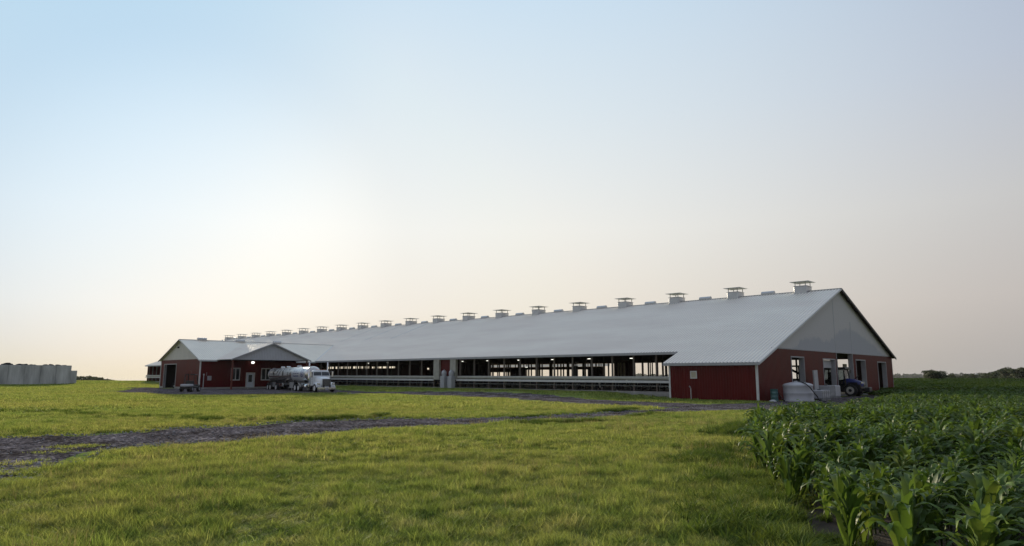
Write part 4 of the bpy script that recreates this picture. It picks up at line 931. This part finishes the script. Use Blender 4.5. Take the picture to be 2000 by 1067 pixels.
# ------------------------------------------------------------------ tractor in the doorway (nose towards -y)
def wheel(parent, name, x, y, r, w, rim, rimr, hub=True, dual=False, rimface=.5):
    mb = MB(); mb.lathe([(r*rimr, -w*.46), (r*.9, -w*.5), (r*.985, -w*.36), (r, -w*.2), (r, w*.2), (r*.985, w*.36), (r*.9, w*.5), (r*rimr, w*.46)], (x, y, r), 'x', 30)
    t = mb.build(name, M['rubber'], parent)
    s = -1 if x < 0 else 1
    mb = MB(); mb.lathe([(r*rimr*1.01, w*.47), (r*rimr*.9, w*.42), (r*rimr*.82, w*.25), (r*.3, w*.20), (r*.27, w*.34), (.02, w*.36)] if s > 0 else [(.02, -w*.36), (r*.27, -w*.34), (r*.3, -w*.20), (r*rimr*.82, -w*.25), (r*rimr*.9, -w*.42), (r*rimr*1.01, -w*.47)], (x, y, r), 'x', 26)
    mb.build('rim', rim, t); return t
def lugs(parent, x, y, r, w, n=18):
    mb = MB()
    for k in range(n):
        a = 2*math.pi*k/n
        for s in (-1, 1):
            Mx = Matrix.Translation((x, y, r)) @ Matrix.Rotation(a+(.09 if s > 0 else 0), 4, 'X') @ Matrix.Translation((s*w*.24, 0, r)) @ Matrix.Rotation(s*.5, 4, 'Z'); mb.box(-w*.26, w*.26, -.025, .025, -.02, .03, Mx)
    mb.build('tread_lugs', M['rubber'], parent)
tr = empty('farm_tractor', (20.0, .25, g(20.2, -.5)+.02), 0, 0, 'blue farm tractor with black cab driving out of the tall gable doorway', 'tractor')
mb = MB()                                            # hood: rounded box tapering forward
rows = []
for y, w, zt, zb in ((-.2,.40,1.72,1.05),(-.7,.40,1.70,1.02),(-1.2,.38,1.62,.98),(-1.6,.36,1.50,.95),(-1.85,.32,1.36,.93),(-1.98,.24,1.18,.95)):
    rows.append([(-w,y,zb),(-w*1.02,y,(zb+zt)/2),(-w*.95,y,zt-.14),(-w*.7,y,zt-.03),(0,y,zt),(w*.7,y,zt-.03),(w*.95,y,zt-.14),(w*1.02,y,(zb+zt)/2),(w,y,zb)])
mb.grid(rows, sm=True); mb.quad(*rows[-1]); hood = mb.build('hood', M['tractorblue'], tr)
mb = MB(); mb.box(-.22,.22,-2.03,-1.97,.95,1.14); mb.box(-.42,-.40,-1.5,-.6,1.05,1.32); mb.box(.40,.42,-1.5,-.6,1.05,1.32); mb.build('grille', M['black'], tr)
for s in (-1, 1):
    mb = MB(); Mx = Matrix.Translation((s*.30,-1.86,1.28)) @ Matrix.Rotation(s*.5, 4, 'Z'); mb.box(-.09,.09,-.06,.06,-.09,.10,Mx,bev=.02); mb.build('headlight', M['chrome'], tr)
mb = MB(); mb.box(-.42,.42,-1.8,1.6,.45,1.12); mb.box(-.66,.66,-.55,1.5,.5,1.2); mb.box(-.9,.9,-.98,-.82,.50,.66); mb.box(-.8,.8,1.2,1.45,.65,.95); mb.build('chassis', M['black'], tr)
mb = MB(); mb.box(-.45,.45,-2.55,-2.1,.42,.86,bev=.05); mb.box(-.2,.2,-2.12,-1.85,.5,.75); mb.build('front_weight', M['black'], tr)
for s in (-1, 1):
    w_ = wheel(tr, 'front_wheel', s*.88, -1.0, .56, .36, M['rimwhite'], .64); lugs(w_, s*.88, -1.0, .56, .36); mb = MB(); mb.lathe([(.13, -.24), (.15, -.21), (.15, .21), (.13, .24)], (s*.88, -1.0, .56), 'x', 14); mb.build('hub', M['black'], w_)
    w_ = wheel(tr, 'rear_wheel', s*.92, 1.3, .78, .46, M['rimwhite'], .6); lugs(w_, s*.92, 1.3, .78, .46, 22)
    mb = MB(); ring = [[(s*.86+dx, -.9+.60*math.sin(a), .52+.60*math.cos(a)) for dx in (-.2,.2)] for a in np.linspace(-1.2, 1.0, 10)]; mb.grid(ring, sm=True); mb.build('mudguard', M['black'], tr)
    mb = MB(); ring = [[(s*.92+dx, 1.3+.90*math.sin(a), .78+.90*math.cos(a)) for dx in (-.28,.28)] for a in np.linspace(-1.5, 1.2, 12)]; mb.grid(ring, sm=True); mb.build('mudguard', M['black'], tr)
mb = MB()                                            # cab frame
C4 = [(-.68,-.55,1.05,-.62,-.40,2.55),(.68,-.55,1.05,.62,-.40,2.55),(-.72,1.55,1.25,-.62,1.38,2.55),(.72,1.55,1.25,.62,1.38,2.55),(-.73,.75,1.1,-.63,.72,2.55),(.73,.75,1.1,.63,.72,2.55)]
for a in C4: mb.tube([a[:3], a[3:]], .07, 6)
mb.box(-.70,.70,-.1,1.5,1.0,1.5); mb.build('cab_frame', M['black'], tr)
mb = MB(); mb.box(-.80,.80,-.62,1.62,2.55,2.80,bev=.06); mb.build('cab_roof', M['black'], tr)
mb = MB()
for a, b in ((0,1),(0,4),(4,2),(1,5),(5,3),(2,3)):
    p, q = C4[a], C4[b]; mb.quad(p[:3], q[:3], q[3:], p[3:])
mb.build('cab_glass', M['cabglass'], tr)
mb = MB(); mb.box(-.32,.32,.6,1.1,1.3,1.6,bev=.05); mb.box(-.32,.32,1.02,1.22,1.5,2.35,bev=.04); mb.build('seat', M['black'], tr)
mb = MB(); mb.lathe([(.2,0),(.22,.02),(.2,.04)], (0,.35,1.75), n=16); mb.tube([(0,.2,1.3),(0,.35,1.75)], .03, 6); mb.build('steering_wheel', M['black'], tr)
mb = MB(); mb.tube([(.42,-.32,1.5),(.42,-.32,2.45),(.42,-.38,2.55)], .045, 8); mb.build('exhaust', M['black'], tr)
for s in (-1, 1):
    mb = MB(); mb.tube([(s*.66,-.42,2.4),(s*1.0,-.55,2.42)], .018, 5); mb.box(s*1.0-.1,s*1.0+.1,-.58,-.53,2.2,2.58,bev=.01); mb.build('mirror', M['black'], tr)
    mb = MB(); mb.tube([(s*.6,-.1,2.7),(s*.62,-.22,2.72)], .05, 8); mb.build('work_light', M['black'], tr)
mb = MB(); mb.lathe([(.05,0),(.06,.1),(.03,.16)], (-.4,1.3,2.74), n=10); mb.build('beacon', M['rust'], tr)
mb = MB(); mb.tube([(.75,-.2,1.2),(.95,-1.0,1.75),(1.0,-1.25,1.95)], .05, 6); mb.build('loader_arm', M['black'], tr)
# dark machine inside the first doorway
sk = empty('skid_loader', (14.2, 2.9, .1), .4, 0, 'dark skid loader standing inside the leftmost gable doorway', 'loader')
sk.scale = (1.15, 1.15, 1.3)
mb = MB(); mb.box(-.8,.8,-1.3,1.3,.4,1.25,bev=.08); mb.build('body', M['black'], sk)
mb = MB()
for p in ((-.6,-.6),(.6,-.6),(-.6,.8),(.6,.8)): mb.tube([(*p,1.1),(*p,2.1)], .05, 6)
mb.box(-.68,.68,-.7,.9,2.1,2.2); mb.box(-.3,.3,.3,.5,1.1,1.9,bev=.03); mb.build('cage', M['black'], sk)
mb = MB(); mb.tube([(-.85,1.2,1.5),(-.85,0,1.9),(-.85,-1.4,1.2),(-.85,-1.8,.5)], .08, 6); mb.tube([(.85,1.2,1.5),(.85,0,1.9),(.85,-1.4,1.2),(.85,-1.8,.5)], .08, 6); mb.build('lift_arms', M['black'], sk)
mb = MB(); mb.box(-.9,.9,-2.3,-1.75,.1,.65,bev=.05); mb.build('bucket', M['chassis'], sk)
for s in (-1, 1):
    for y in (-.7, .7): wheel(sk, 'wheel', s*.85, y, .42, .28, M['rimwhite'], .5)

# ------------------------------------------------------------------ utility vehicle in the yard and quad bike in the milk house
uv = empty('utility_vehicle', (-20.7, 56.9, g(-20.7, 56.9)+.05), 2.35, 0, 'small dark utility vehicle with roll cage and pale rear hood on the yard', 'utility vehicle')
uv.scale = (.95,.95,.95)
for s in (-1, 1):
    for y in (-.95, .85): wheel(uv, 'wheel', s*.58, y, .33, .26, M['galv'], .5)
mb = MB(); mb.box(-.62,.62,-1.3,.3,.38,.62,bev=.05); mb.box(-.6,.6,-1.35,-.75,.6,.85,bev=.08); mb.box(-.5,.5,.2,1.3,.36,.55); mb.build('body', M['black'], uv)
mb = MB(); mb.box(-.58,.58,.35,1.30,.62,.90,bev=.05); mb.build('rear_hood', M['gablegrey'], uv)
mb = MB()
for s in (-1, 1): mb.tube([(s*.58,-.75,.8),(s*.52,-.45,2.0),(s*.52,.25,2.05),(s*.58,.4,.75)], .06, 6)
for y, z in ((-.45,2.0),(.25,2.05)): mb.tube([(-.52,y,z),(.52,y,z)], .05, 6)
mb.tube([(-.5,.25,1.3),(.5,.25,1.3)], .02, 5); mb.build('roll_cage', M['black'], uv)
mb = MB(); mb.box(-.5,.5,-.3,.1,.62,.78,bev=.04); mb.box(-.5,.5,.08,.2,.75,1.25,bev=.04); mb.build('seat', M['black'], uv)
mb = MB(); mb.lathe([(.13,0),(.15,.02),(.13,.04)], (-.25,-.5,1.05), n=12); mb.tube([(-.25,-.7,.8),(-.25,-.5,1.05)], .02, 5); mb.build('steering_wheel', M['black'], uv)
mb = MB(); mb.box(-.14,.14,.18,.46,2.15,2.5,bev=.03); mb.tube([(0,.3,1.3),(0,.3,2.2)], .05, 5); mb.build('beacon', M['rust'], uv)
qb = empty('quad_bike', (-13.2, 81.2, T*81+.05), 1.2, 0, 'dark quad bike parked just inside the milk house doorway', 'quad bike')
for s in (-1, 1):
    for y in (-.6, .6): wheel(qb, 'wheel', s*.42, y, .28, .22, M['galv'], .45)
mb = MB(); mb.box(-.2,.2,-.8,.8,.35,.6,bev=.06); mb.box(-.5,.5,-.9,-.35,.62,.72,bev=.04); mb.box(-.5,.5,.35,.9,.62,.72,bev=.04); mb.build('body', M['black'], qb)
mb = MB(); mb.box(-.17,.17,-.2,.6,.7,.86,bev=.05); mb.build('seat', M['black'], qb)
mb = MB(); mb.tube([(-.38,-.32,1.05),(0,-.4,.98),(.38,-.32,1.05)], .02, 6); mb.tube([(0,-.4,.98),(0,-.55,.6)], .025, 6); mb.build('handlebar', M['chassis'], qb)


# tank wrap: bare steel in front, a white panel with blue lettering and round badge, black and white cow pattern behind
def wrap_mat():
    m = bpy.data.materials.new('tank_wrap'); m.use_nodes = True; nt = m.node_tree; N = nt.nodes; L = nt.links; p = N['Principled BSDF']
    tc = N.new('ShaderNodeTexCoord'); sp = N.new('ShaderNodeSeparateXYZ'); L.new(tc.outputs['Object'], sp.inputs[0]); X, Y, Z = sp.outputs
    def q(op, a, b=0, c=None, cl=False):
        k = N.new('ShaderNodeMath'); k.operation = op; k.use_clamp = cl
        for i, w in enumerate((a, b, c)):
            if w is None: continue
            if isinstance(w, (int, float)): k.inputs[i].default_value = w
            else: L.new(w, k.inputs[i])
        return k.outputs[0]
    def between(v, a, b): return q('MULTIPLY', q('GREATER_THAN', v, a), q('LESS_THAN', v, b))
    n = N.new('ShaderNodeTexNoise'); n.inputs['Scale'].default_value = 1.9; n.inputs['Detail'].default_value = 2.5; mp = N.new('ShaderNodeMapping'); mp.inputs['Scale'].default_value = (1, 1.3, .8); mp.inputs['Location'].default_value = (0, 3.3, 0)
    L.new(tc.outputs['Object'], mp.inputs[0]); L.new(mp.outputs[0], n.inputs['Vector'])
    ln = N.new('ShaderNodeTexNoise'); ln.inputs['Scale'].default_value = 9; L.new(tc.outputs['Object'], ln.inputs['Vector'])
    panel = between(q('ADD', Y, q('MULTIPLY', q('ABSOLUTE', q('SUBTRACT', Z, 2.0)), .35)), -9.0, -3.9)
    cowz = q('MULTIPLY', between(Y, -18.9, -9.6), between(Z, 1.95, 2.82)); black = q('MULTIPLY', cowz, q('GREATER_THAN', n.outputs['Fac'], .545)); white2 = q('MULTIPLY', cowz, q('LESS_THAN', n.outputs['Fac'], .545))
    line = q('MULTIPLY', between(Y, -8.5, -6.3), q('ADD', q('ADD', between(Z, 2.42, 2.52), between(Z, 2.10, 2.26)), between(Z, 1.80, 1.94))); letters = q('MULTIPLY', line, q('GREATER_THAN', ln.outputs['Fac'], .47))
    dy = q('SUBTRACT', Y, -5.1); dz = q('SUBTRACT', Z, 2.2); rr = q('SQRT', q('ADD', q('MULTIPLY', q('MULTIPLY', dy, dy), .55), q('MULTIPLY', q('MULTIPLY', dz, dz), 1.0)))
    ring = q('ADD', between(rr, .38, .47), q('MULTIPLY', q('LESS_THAN', rr, .30), q('GREATER_THAN', ln.outputs['Fac'], .5)), cl=True)
    blue = q('ADD', letters, ring, cl=True)
    paint = q('MAXIMUM', panel, cowz)
    c = mix(N, L, paint, (.66,.64,.62), (.60,.61,.62)); c = mix(N, L, q('MULTIPLY', blue, panel), c, (.03,.06,.25)); c = mix(N, L, black, c, (.02,.02,.02)); c = mix(N, L, q('MULTIPLY', white2, .8), c, (.62,.62,.60))
    L.new(c, p.inputs['Base Color']); met = q('SUBTRACT', .92, q('MULTIPLY', paint, .6)); L.new(met, p.inputs['Metallic']); p.inputs['Roughness'].default_value = .24; return m
M['tankwrap'] = wrap_mat()
# ------------------------------------------------------------------ tanker truck: local +y is forward
S_ = .88
hd = math.atan2(-(-7.72+11.19), -(64.77-46.1))     # heading of the nose in plan
trk = empty('tanker_truck', (-11.19+.98, 46.1-.17, g(-10.2, 46)+.02), math.atan2(-math.cos(math.atan2(-18.67, -3.47)), math.sin(math.atan2(-18.67, -3.47))), 0, 'white semi truck with polished steel milk tanker parked beside the milk house', 'tanker truck')
# local frame: y = 0 at the front axle, +y ahead of it
def w2(y, x, name, r=.47, w=.28, rim=None): return wheel(trk, name, x, y, r, w, M['wheelalu'], .60)
for s in (-1, 1):
    w2(0, s*.98, 'front_wheel', .47, .28)
    for y in (-5.6, -6.85): w2(y, s*.90, 'drive_wheel', .46, .46)
    for y in (-14.6, -17.2, -18.4): w2(y, s*.90, 'trailer_wheel', .46, .46, M['alu'])
mb = MB(); mb.box(-.42,-.30,-8.0,1.0,.55,.80); mb.box(.30,.42,-8.0,1.0,.55,.80); mb.box(-.9,.9,-.05,.05,.40,.52); mb.box(-.85,.85,-6.3,-6.1,.4,.55); mb.build('chassis', M['chassis'], trk)
# bumper, grille, hood
mb = MB(); mb.box(-1.05,1.05,.78,.95,.30,.62,bev=.04); mb.build('bumper', M['chrome'], trk)
mb = MB(); rows = []
for y, w, zb, zt in ((-1.15,.80,.75,1.80),(-.7,.76,.75,1.80),(-.1,.66,.85,1.74),(.4,.58,.80,1.64),(.66,.53,.72,1.54),(.74,.46,.75,1.44)):
    rows.append([(-w,y,zb),(-w*1.03,y,zb+(zt-zb)*.55),(-w*.97,y,zt-.16),(-w*.75,y,zt-.03),(0,y,zt+.03),(w*.75,y,zt-.03),(w*.97,y,zt-.16),(w*1.03,y,zb+(zt-zb)*.55),(w,y,zb)])
mb.grid(rows, sm=True); mb.quad(*rows[-1]); mb.quad(*rows[0])
hd_ = mb.build('hood', M['truckpaint'], trk)
for s in (-1, 1):                                   # fenders over the steering wheels
    mb = MB(); ring = []
    for a in np.linspace(-1.75, 1.35, 16): ring.append([(s*x_, .60*math.sin(a), .47+.60*math.cos(a)+dz) for x_, dz in ((.52,.06),(.80,.05),(1.06,.0),(1.10,-.10))])
    mb.grid(ring, sm=True); mb.build('fender', M['truckpaint'], hd_)
    mb = MB(); mb.box(s*.86-.17,s*.86+.17,.56,.70,.86,1.06,bev=.03); mb.build('headlight', M['chrome'], trk)
mb = MB(); mb.box(-.44,.44,.72,.79,.62,1.46,bev=.03); gr = mb.build('grille', M['black'], trk)
mb = MB()
for k in range(9): x = -.34+k*.085; mb.box(x-.012, x+.012, .785, .80, .68, 1.42)
mb.box(-.48,-.44,.73,.81,.62,1.48); mb.box(.44,.48,.73,.81,.62,1.48); mb.box(-.48,.48,.73,.81,1.45,1.50); mb.build('grille_surround', M['galv'], gr)
mb = MB(); mb.box(-.17,.17,.955,.965,.30,.48); mb.build('number_plate', M['poly'], trk)
# cab
mb = MB()
rows = []
for z, w, y0, y1 in ((.80,.98,-2.55,-1.10),(1.9,.99,-2.55,-1.08),(2.02,.98,-2.55,-1.12),(2.46,.92,-2.52,-1.42),(2.60,.86,-2.48,-1.50),(2.66,.70,-2.38,-1.62)):
    rows.append([(-w,y0,z),(-w*.6,y0-.02,z),(w*.6,y0-.02,z),(w,y0,z),(w,y1-.08,z),(w*.6,y1,z),(-w*.6,y1,z),(-w,y1-.08,z)])
mb.grid(rows, closed=True); mb.quad(*rows[-1]); mb.quad(*reversed(rows[0])); cab = mb.build('cab', M['truckpaint'], trk); cab.scale = (1, .65, .94); cab.location = (0, -.135, 0)
mb = MB()
for s in (-1, 1): mb.quad((s*.03,-1.085,1.99),(s*.60,-1.10,1.99),(s*.56,-1.385,2.44),(s*.03,-1.385,2.44)); mb.quad((s*.60,-1.10,1.99),(s*.93,-1.17,1.99),(s*.88,-1.44,2.42),(s*.56,-1.385,2.44))
mb.build('windshield', M['glass'], cab)
for s in (-1, 1):
    mb = MB(); mb.quad((s*1.004,-2.35,1.80),(s*1.004,-1.22,1.76),(s*.945,-1.48,2.42),(s*.945,-2.35,2.42)); mb.build('side_window', M['glass'], cab)
    mb = MB(); mb.box(s*1.0-.01,s*1.0+.01,-2.16,-2.14,.95,1.95); mb.box(s*1.0-.01,s*1.0+.01,-1.22,-1.20,.95,1.85); mb.build('door_seam', M['chassis'], cab)
    mb = MB(); mb.tube([(s*1.02,-1.25,2.45),(s*1.28,-1.15,2.45)], .015, 5); mb.tube([(s*1.02,-1.25,1.9),(s*1.28,-1.15,1.9)], .015, 5); mb.box(s*1.28-.1,s*1.28+.1,-1.19,-1.13,1.85,2.5,bev=.02); mb.build('mirror', M['chrome'], cab)
    mb = MB(); mb.tube([(s*1.08,-1.98,.62),(s*1.08,-1.98,3.22),(s*1.08,-2.08,3.42)], [.085,.085,.085], 12); mb.lathe([(.10,1.0),(.115,1.02),(.115,2.1),(.10,2.12)], (s*1.08,-1.98,0), n=14); mb.build('exhaust_stack', M['chrome'], trk)
    mb = MB(); mb.lathe([(.30,-1.35),(.32,-1.33),(.32,-.35),(.30,-.33)], (s*.95,-2.15,.62), 'y', 20); mb.build('fuel_tank', M['alu'], trk)
    mb = MB(); mb.box(s*.98-.2,s*.98+.2,-2.55,-1.2,.28,.33); mb.box(s*.98-.18,s*.98+.18,-2.4,-1.5,.98,1.01); mb.build('step', M['alu'], trk)
for k in range(5):
    mb = MB(); x = -.5+.25*k; mb.box(x-.05,x+.05,-1.66,-1.56,2.655,2.73,bev=.015); mb.build('marker_light', M['orange'], cab)
mb = MB(); mb.box(-1.0,1.0,.70,.76,.62,.66); mb.build('bumper_trim', M['chassis'], trk)
# trailer: stainless barrel from y=-3.5 back to -19.0
R0 = .94; TZ = 2.04; n = 40; ya, yb = -3.55, -19.2
ys = [ya+.02, ya-.0, ya-.10, ya-.25]; mb = MB()
prof = [(.05, ya+.16), (.45, ya+.13), (.75, ya+.06), (.90, ya-.06), (R0, ya-.22)]
y = ya-.24
while y > yb+.3: prof += [(R0, y)]; y -= .9
prof += [(R0, yb+.2), (.88, yb+.06), (.7, yb-.04), (.4, yb-.1), (.05, yb-.12)]
mb.lathe([(r, yy) for r, yy in prof], (0,0,TZ), 'y', 48); tank = mb.build('tank', M['tankwrap'] if 'tankwrap' in M else M['tank'], trk)
mb = MB()
for yy in (ya-.25, yb+.22): mb.lathe([(R0-.01,yy-.03),(R0+.02,yy-.02),(R0+.02,yy+.02),(R0-.01,yy+.03)], (0,0,TZ), 'y', 48)
mb.build('tank_bands', M['alu'], tank)
for yy in (-8.9, -13.2, -15.6):
    mb = MB(); mb.lathe([(.26,0),(.28,.03),(.28,.14),(.2,.2)], (0,yy,TZ+R0-.03), n=20); mb.build('manhole', M['alu'], tank)
mb = MB(); mb.box(-.5,-.4,-18.9,-3.9,.98,1.2); mb.box(.4,.5,-18.9,-3.9,.98,1.2)
for yy in (-4.6, -8.5, -12, -16.4, -18.6): mb.box(-.72,.72,yy-.08,yy+.08,1.05,1.35)
mb.box(-.85,.85,-18.7,-16.9,.55,.75); mb.box(-.85,.85,-14.9,-14.3,.55,.75); mb.build('trailer_frame', M['chassis'], trk)
for s in (-1, 1):
    mb = MB(); mb.box(s*.92-.12,s*.92+.12,-13.6,-12.2,.55,1.0,bev=.03); mb.build('side_box', M['alu'], trk)
    mb = MB(); mb.box(s*.95-.02,s*.95+.02,-16.6,-15.4,.55,1.15); mb.box(s*.95-.03,s*.95+.03,-9.4,-7.9,.42,1.15); mb.build('side_skirt', M['galv'], trk)
    mb = MB(); mb.tube([(s*.6,-9.6,1.05),(s*.6,-9.6,.15)], .05, 6); mb.box(s*.6-.1,s*.6+.1,-9.7,-9.5,.1,.14); mb.build('landing_leg', M['galv'], trk)
    mb = MB(); ring = [[(s*.90+dx, -6.22+(.62 if abs(a) > 1 else 0)*0+1.2*math.sin(a), .46+.62*math.cos(a)) for dx in (-.25,.25)] for a in np.linspace(-1.45, 1.45, 14)]
    mb.grid(ring, sm=True); mb.build('quarter_fender', M['alu'], trk)
    mb = MB(); ring = [[(s*.90+dx, -17.8+1.3*math.sin(a), .46+.62*math.cos(a)) for dx in (-.25,.25)] for a in np.linspace(-1.45, 1.45, 14)]
    mb.grid(ring, sm=True); mb.build('trailer_fender', M['chassis'], trk)
mb = MB(); mb.box(-.95,.95,yb-.35,yb-.28,.55,.75); mb.box(-.6,.6,yb-.28,yb-.05,1.2,1.9); mb.build('rear_bumper', M['galv'], trk)
mb = MB(); mb.tube([(-.45,yb-.2,1.0),(-.45,yb-.2,2.9)], .025, 5); mb.tube([(-.1,yb-.2,1.0),(-.1,yb-.2,2.9)], .025, 5)
for k in range(7): mb.tube([(-.45,yb-.2,1.1+k*.28),(-.1,yb-.2,1.1+k*.28)], .018, 5)
mb.build('ladder', M['alu'], trk)
mb = MB(); mb.box(-.55,.55,-3.4,-2.75,.80,.86); mb.tube([(-.3,-2.9,.9),(-.2,-3.1,1.5),(-.1,-3.4,1.3)], .04, 6); mb.box(-.9,.9,-4.9,-4.7,.9,1.0); mb.build('deck_plate', M['alu'], trk)

# ------------------------------------------------------------------ sky, sun, air
SAZ, SEL = math.radians(20), math.radians(9.8)       # azimuth from +Y towards +X
sd = Vector((math.sin(SAZ)*math.cos(SEL), math.cos(SAZ)*math.cos(SEL), math.sin(SEL)))
sun = bpy.data.lights.new('sun', 'SUN'); so = bpy.data.objects.new('sun', sun); COL.objects.link(so); so.rotation_euler = sd.to_track_quat('Z', 'Y').to_euler()
sun.energy = 5.0; sun.angle = math.radians(2.5); sun.color = (1, .86, .64)
wd = bpy.data.worlds.new('World'); SC.world = wd; wd.use_nodes = True; nt = wd.node_tree; N = nt.nodes; L = nt.links
bg = N['Background']; sky = N.new('ShaderNodeTexSky'); sky.sky_type = 'NISHITA'; sky.sun_disc = False; sky.sun_elevation = SEL; sky.sun_rotation = SAZ
sky.dust_density = 4; sky.air_density = 1.2; sky.ozone_density = 1.5
tc = N.new('ShaderNodeTexCoord'); nv = N.new('ShaderNodeVectorMath'); nv.operation = 'NORMALIZE'; L.new(tc.outputs['Generated'], nv.inputs[0])
sx = N.new('ShaderNodeSeparateXYZ'); L.new(nv.outputs[0], sx.inputs[0])
GA = math.radians(22)
dp = N.new('ShaderNodeVectorMath'); dp.operation = 'DOT_PRODUCT'; L.new(nv.outputs[0], dp.inputs[0]); dp.inputs[1].default_value = Vector((math.sin(GA)*math.cos(.6), math.cos(GA)*math.cos(.6), math.sin(.6)))
# hazy air: elevation tint towards the sun and away from it, dimmer in the quarter opposite the sun, clearer blue high on the left
toward = ramp(N, L, sx.outputs[2], [(0, (.864,.72,.52)), (.10, (.95,.885,.775)), (.22, (.93,.93,.885)), (.38, (.759,.849,.903)), (.55, (.60,.768,.921)), (.9, (.55,.66,.80))])
away = ramp(N, L, sx.outputs[2], [(0, (.44,.42,.405)), (.10, (.54,.502,.482)), (.22, (.545,.54,.545)), (.38, (.43,.48,.60)), (.55, (.34,.40,.55)), (.9, (.36,.41,.50))])
def mrange(v, a, b, c, d):
    k = N.new('ShaderNodeMapRange'); k.interpolation_type = 'SMOOTHSTEP'; k.inputs[1].default_value = a; k.inputs[2].default_value = b; k.inputs[3].default_value = c; k.inputs[4].default_value = d; L.new(v, k.inputs[0]); return k.outputs[0]
def dotv(v):
    k = N.new('ShaderNodeVectorMath'); k.operation = 'DOT_PRODUCT'; L.new(nv.outputs[0], k.inputs[0]); k.inputs[1].default_value = Vector(v).normalized(); return k.outputs['Value']
def scaled(c, f_):
    k = N.new('ShaderNodeVectorMath'); k.operation = 'SCALE'
    if isinstance(c, tuple): k.inputs[0].default_value = c
    else: L.new(c, k.inputs[0])
    if isinstance(f_, float): k.inputs['Scale'].default_value = f_
    else: L.new(f_, k.inputs['Scale'])
    return k.outputs[0]
haze_c = mix(N, L, mrange(dp.outputs['Value'], .34, .98, 0, 1), away, toward)
haze_c = mix(N, L, mrange(dotv((-.05, .873, .485)), .81, 1.0, 0, .54), haze_c, (.32,.60,.86))
haze_c = scaled(haze_c, mrange(dp.outputs['Value'], -.55, .30, .72, 1))
hz = N.new('ShaderNodeVectorMath'); hz.operation = 'ADD'; L.new(haze_c, hz.inputs[0]); L.new(scaled((1,.97,.88), mrange(dotv(tuple(sd)), .955, 1.0, 0, .12)), hz.inputs[1])
BG = .1
sc_ = N.new('ShaderNodeVectorMath'); sc_.operation = 'SCALE'; sc_.inputs['Scale'].default_value = 1/BG; L.new(hz.outputs[0], sc_.inputs[0])
mn = N.new('ShaderNodeVectorMath'); mn.operation = 'MINIMUM'; L.new(sky.outputs[0], mn.inputs[0]); mn.inputs[1].default_value = (8, 8, 8)
L.new(mix(N, L, .94, mn.outputs[0], sc_.outputs[0]), bg.inputs['Color']); bg.inputs['Strength'].default_value = BG
HAZE = True
if HAZE:
    hb = MB(); hb.box(-3700, 3700, -3700, 3700, -52, 16.0); m = bpy.data.materials.new('haze_air'); m.use_nodes = True; n_ = m.node_tree; n_.nodes.clear()
    o_ = n_.nodes.new('ShaderNodeOutputMaterial'); v_ = n_.nodes.new('ShaderNodeVolumePrincipled'); v_.inputs['Color'].default_value = (.86,.88,.92,1); v_.inputs['Density'].default_value = .00005; v_.inputs['Anisotropy'].default_value = .2
    n_.links.new(v_.outputs[0], o_.inputs['Volume']); tag(hb.build('haze', m), kind='stuff')
SC.view_settings.view_transform = 'Standard'; SC.view_settings.look = 'None'; SC.view_settings.exposure = 0; SC.view_settings.gamma = 1; SC.view_settings.use_curve_mapping = False
SC.cycles.volume_bounces = 0; SC.cycles.max_bounces = 8; SC.cycles.transparent_max_bounces = 12
SC.cycles.use_denoising = True; SC.cycles.denoiser = 'OPENIMAGEDENOISE'; SC.cycles.denoising_input_passes = 'RGB_ALBEDO_NORMAL'; SC.cycles.denoising_prefilter = 'ACCURATE'
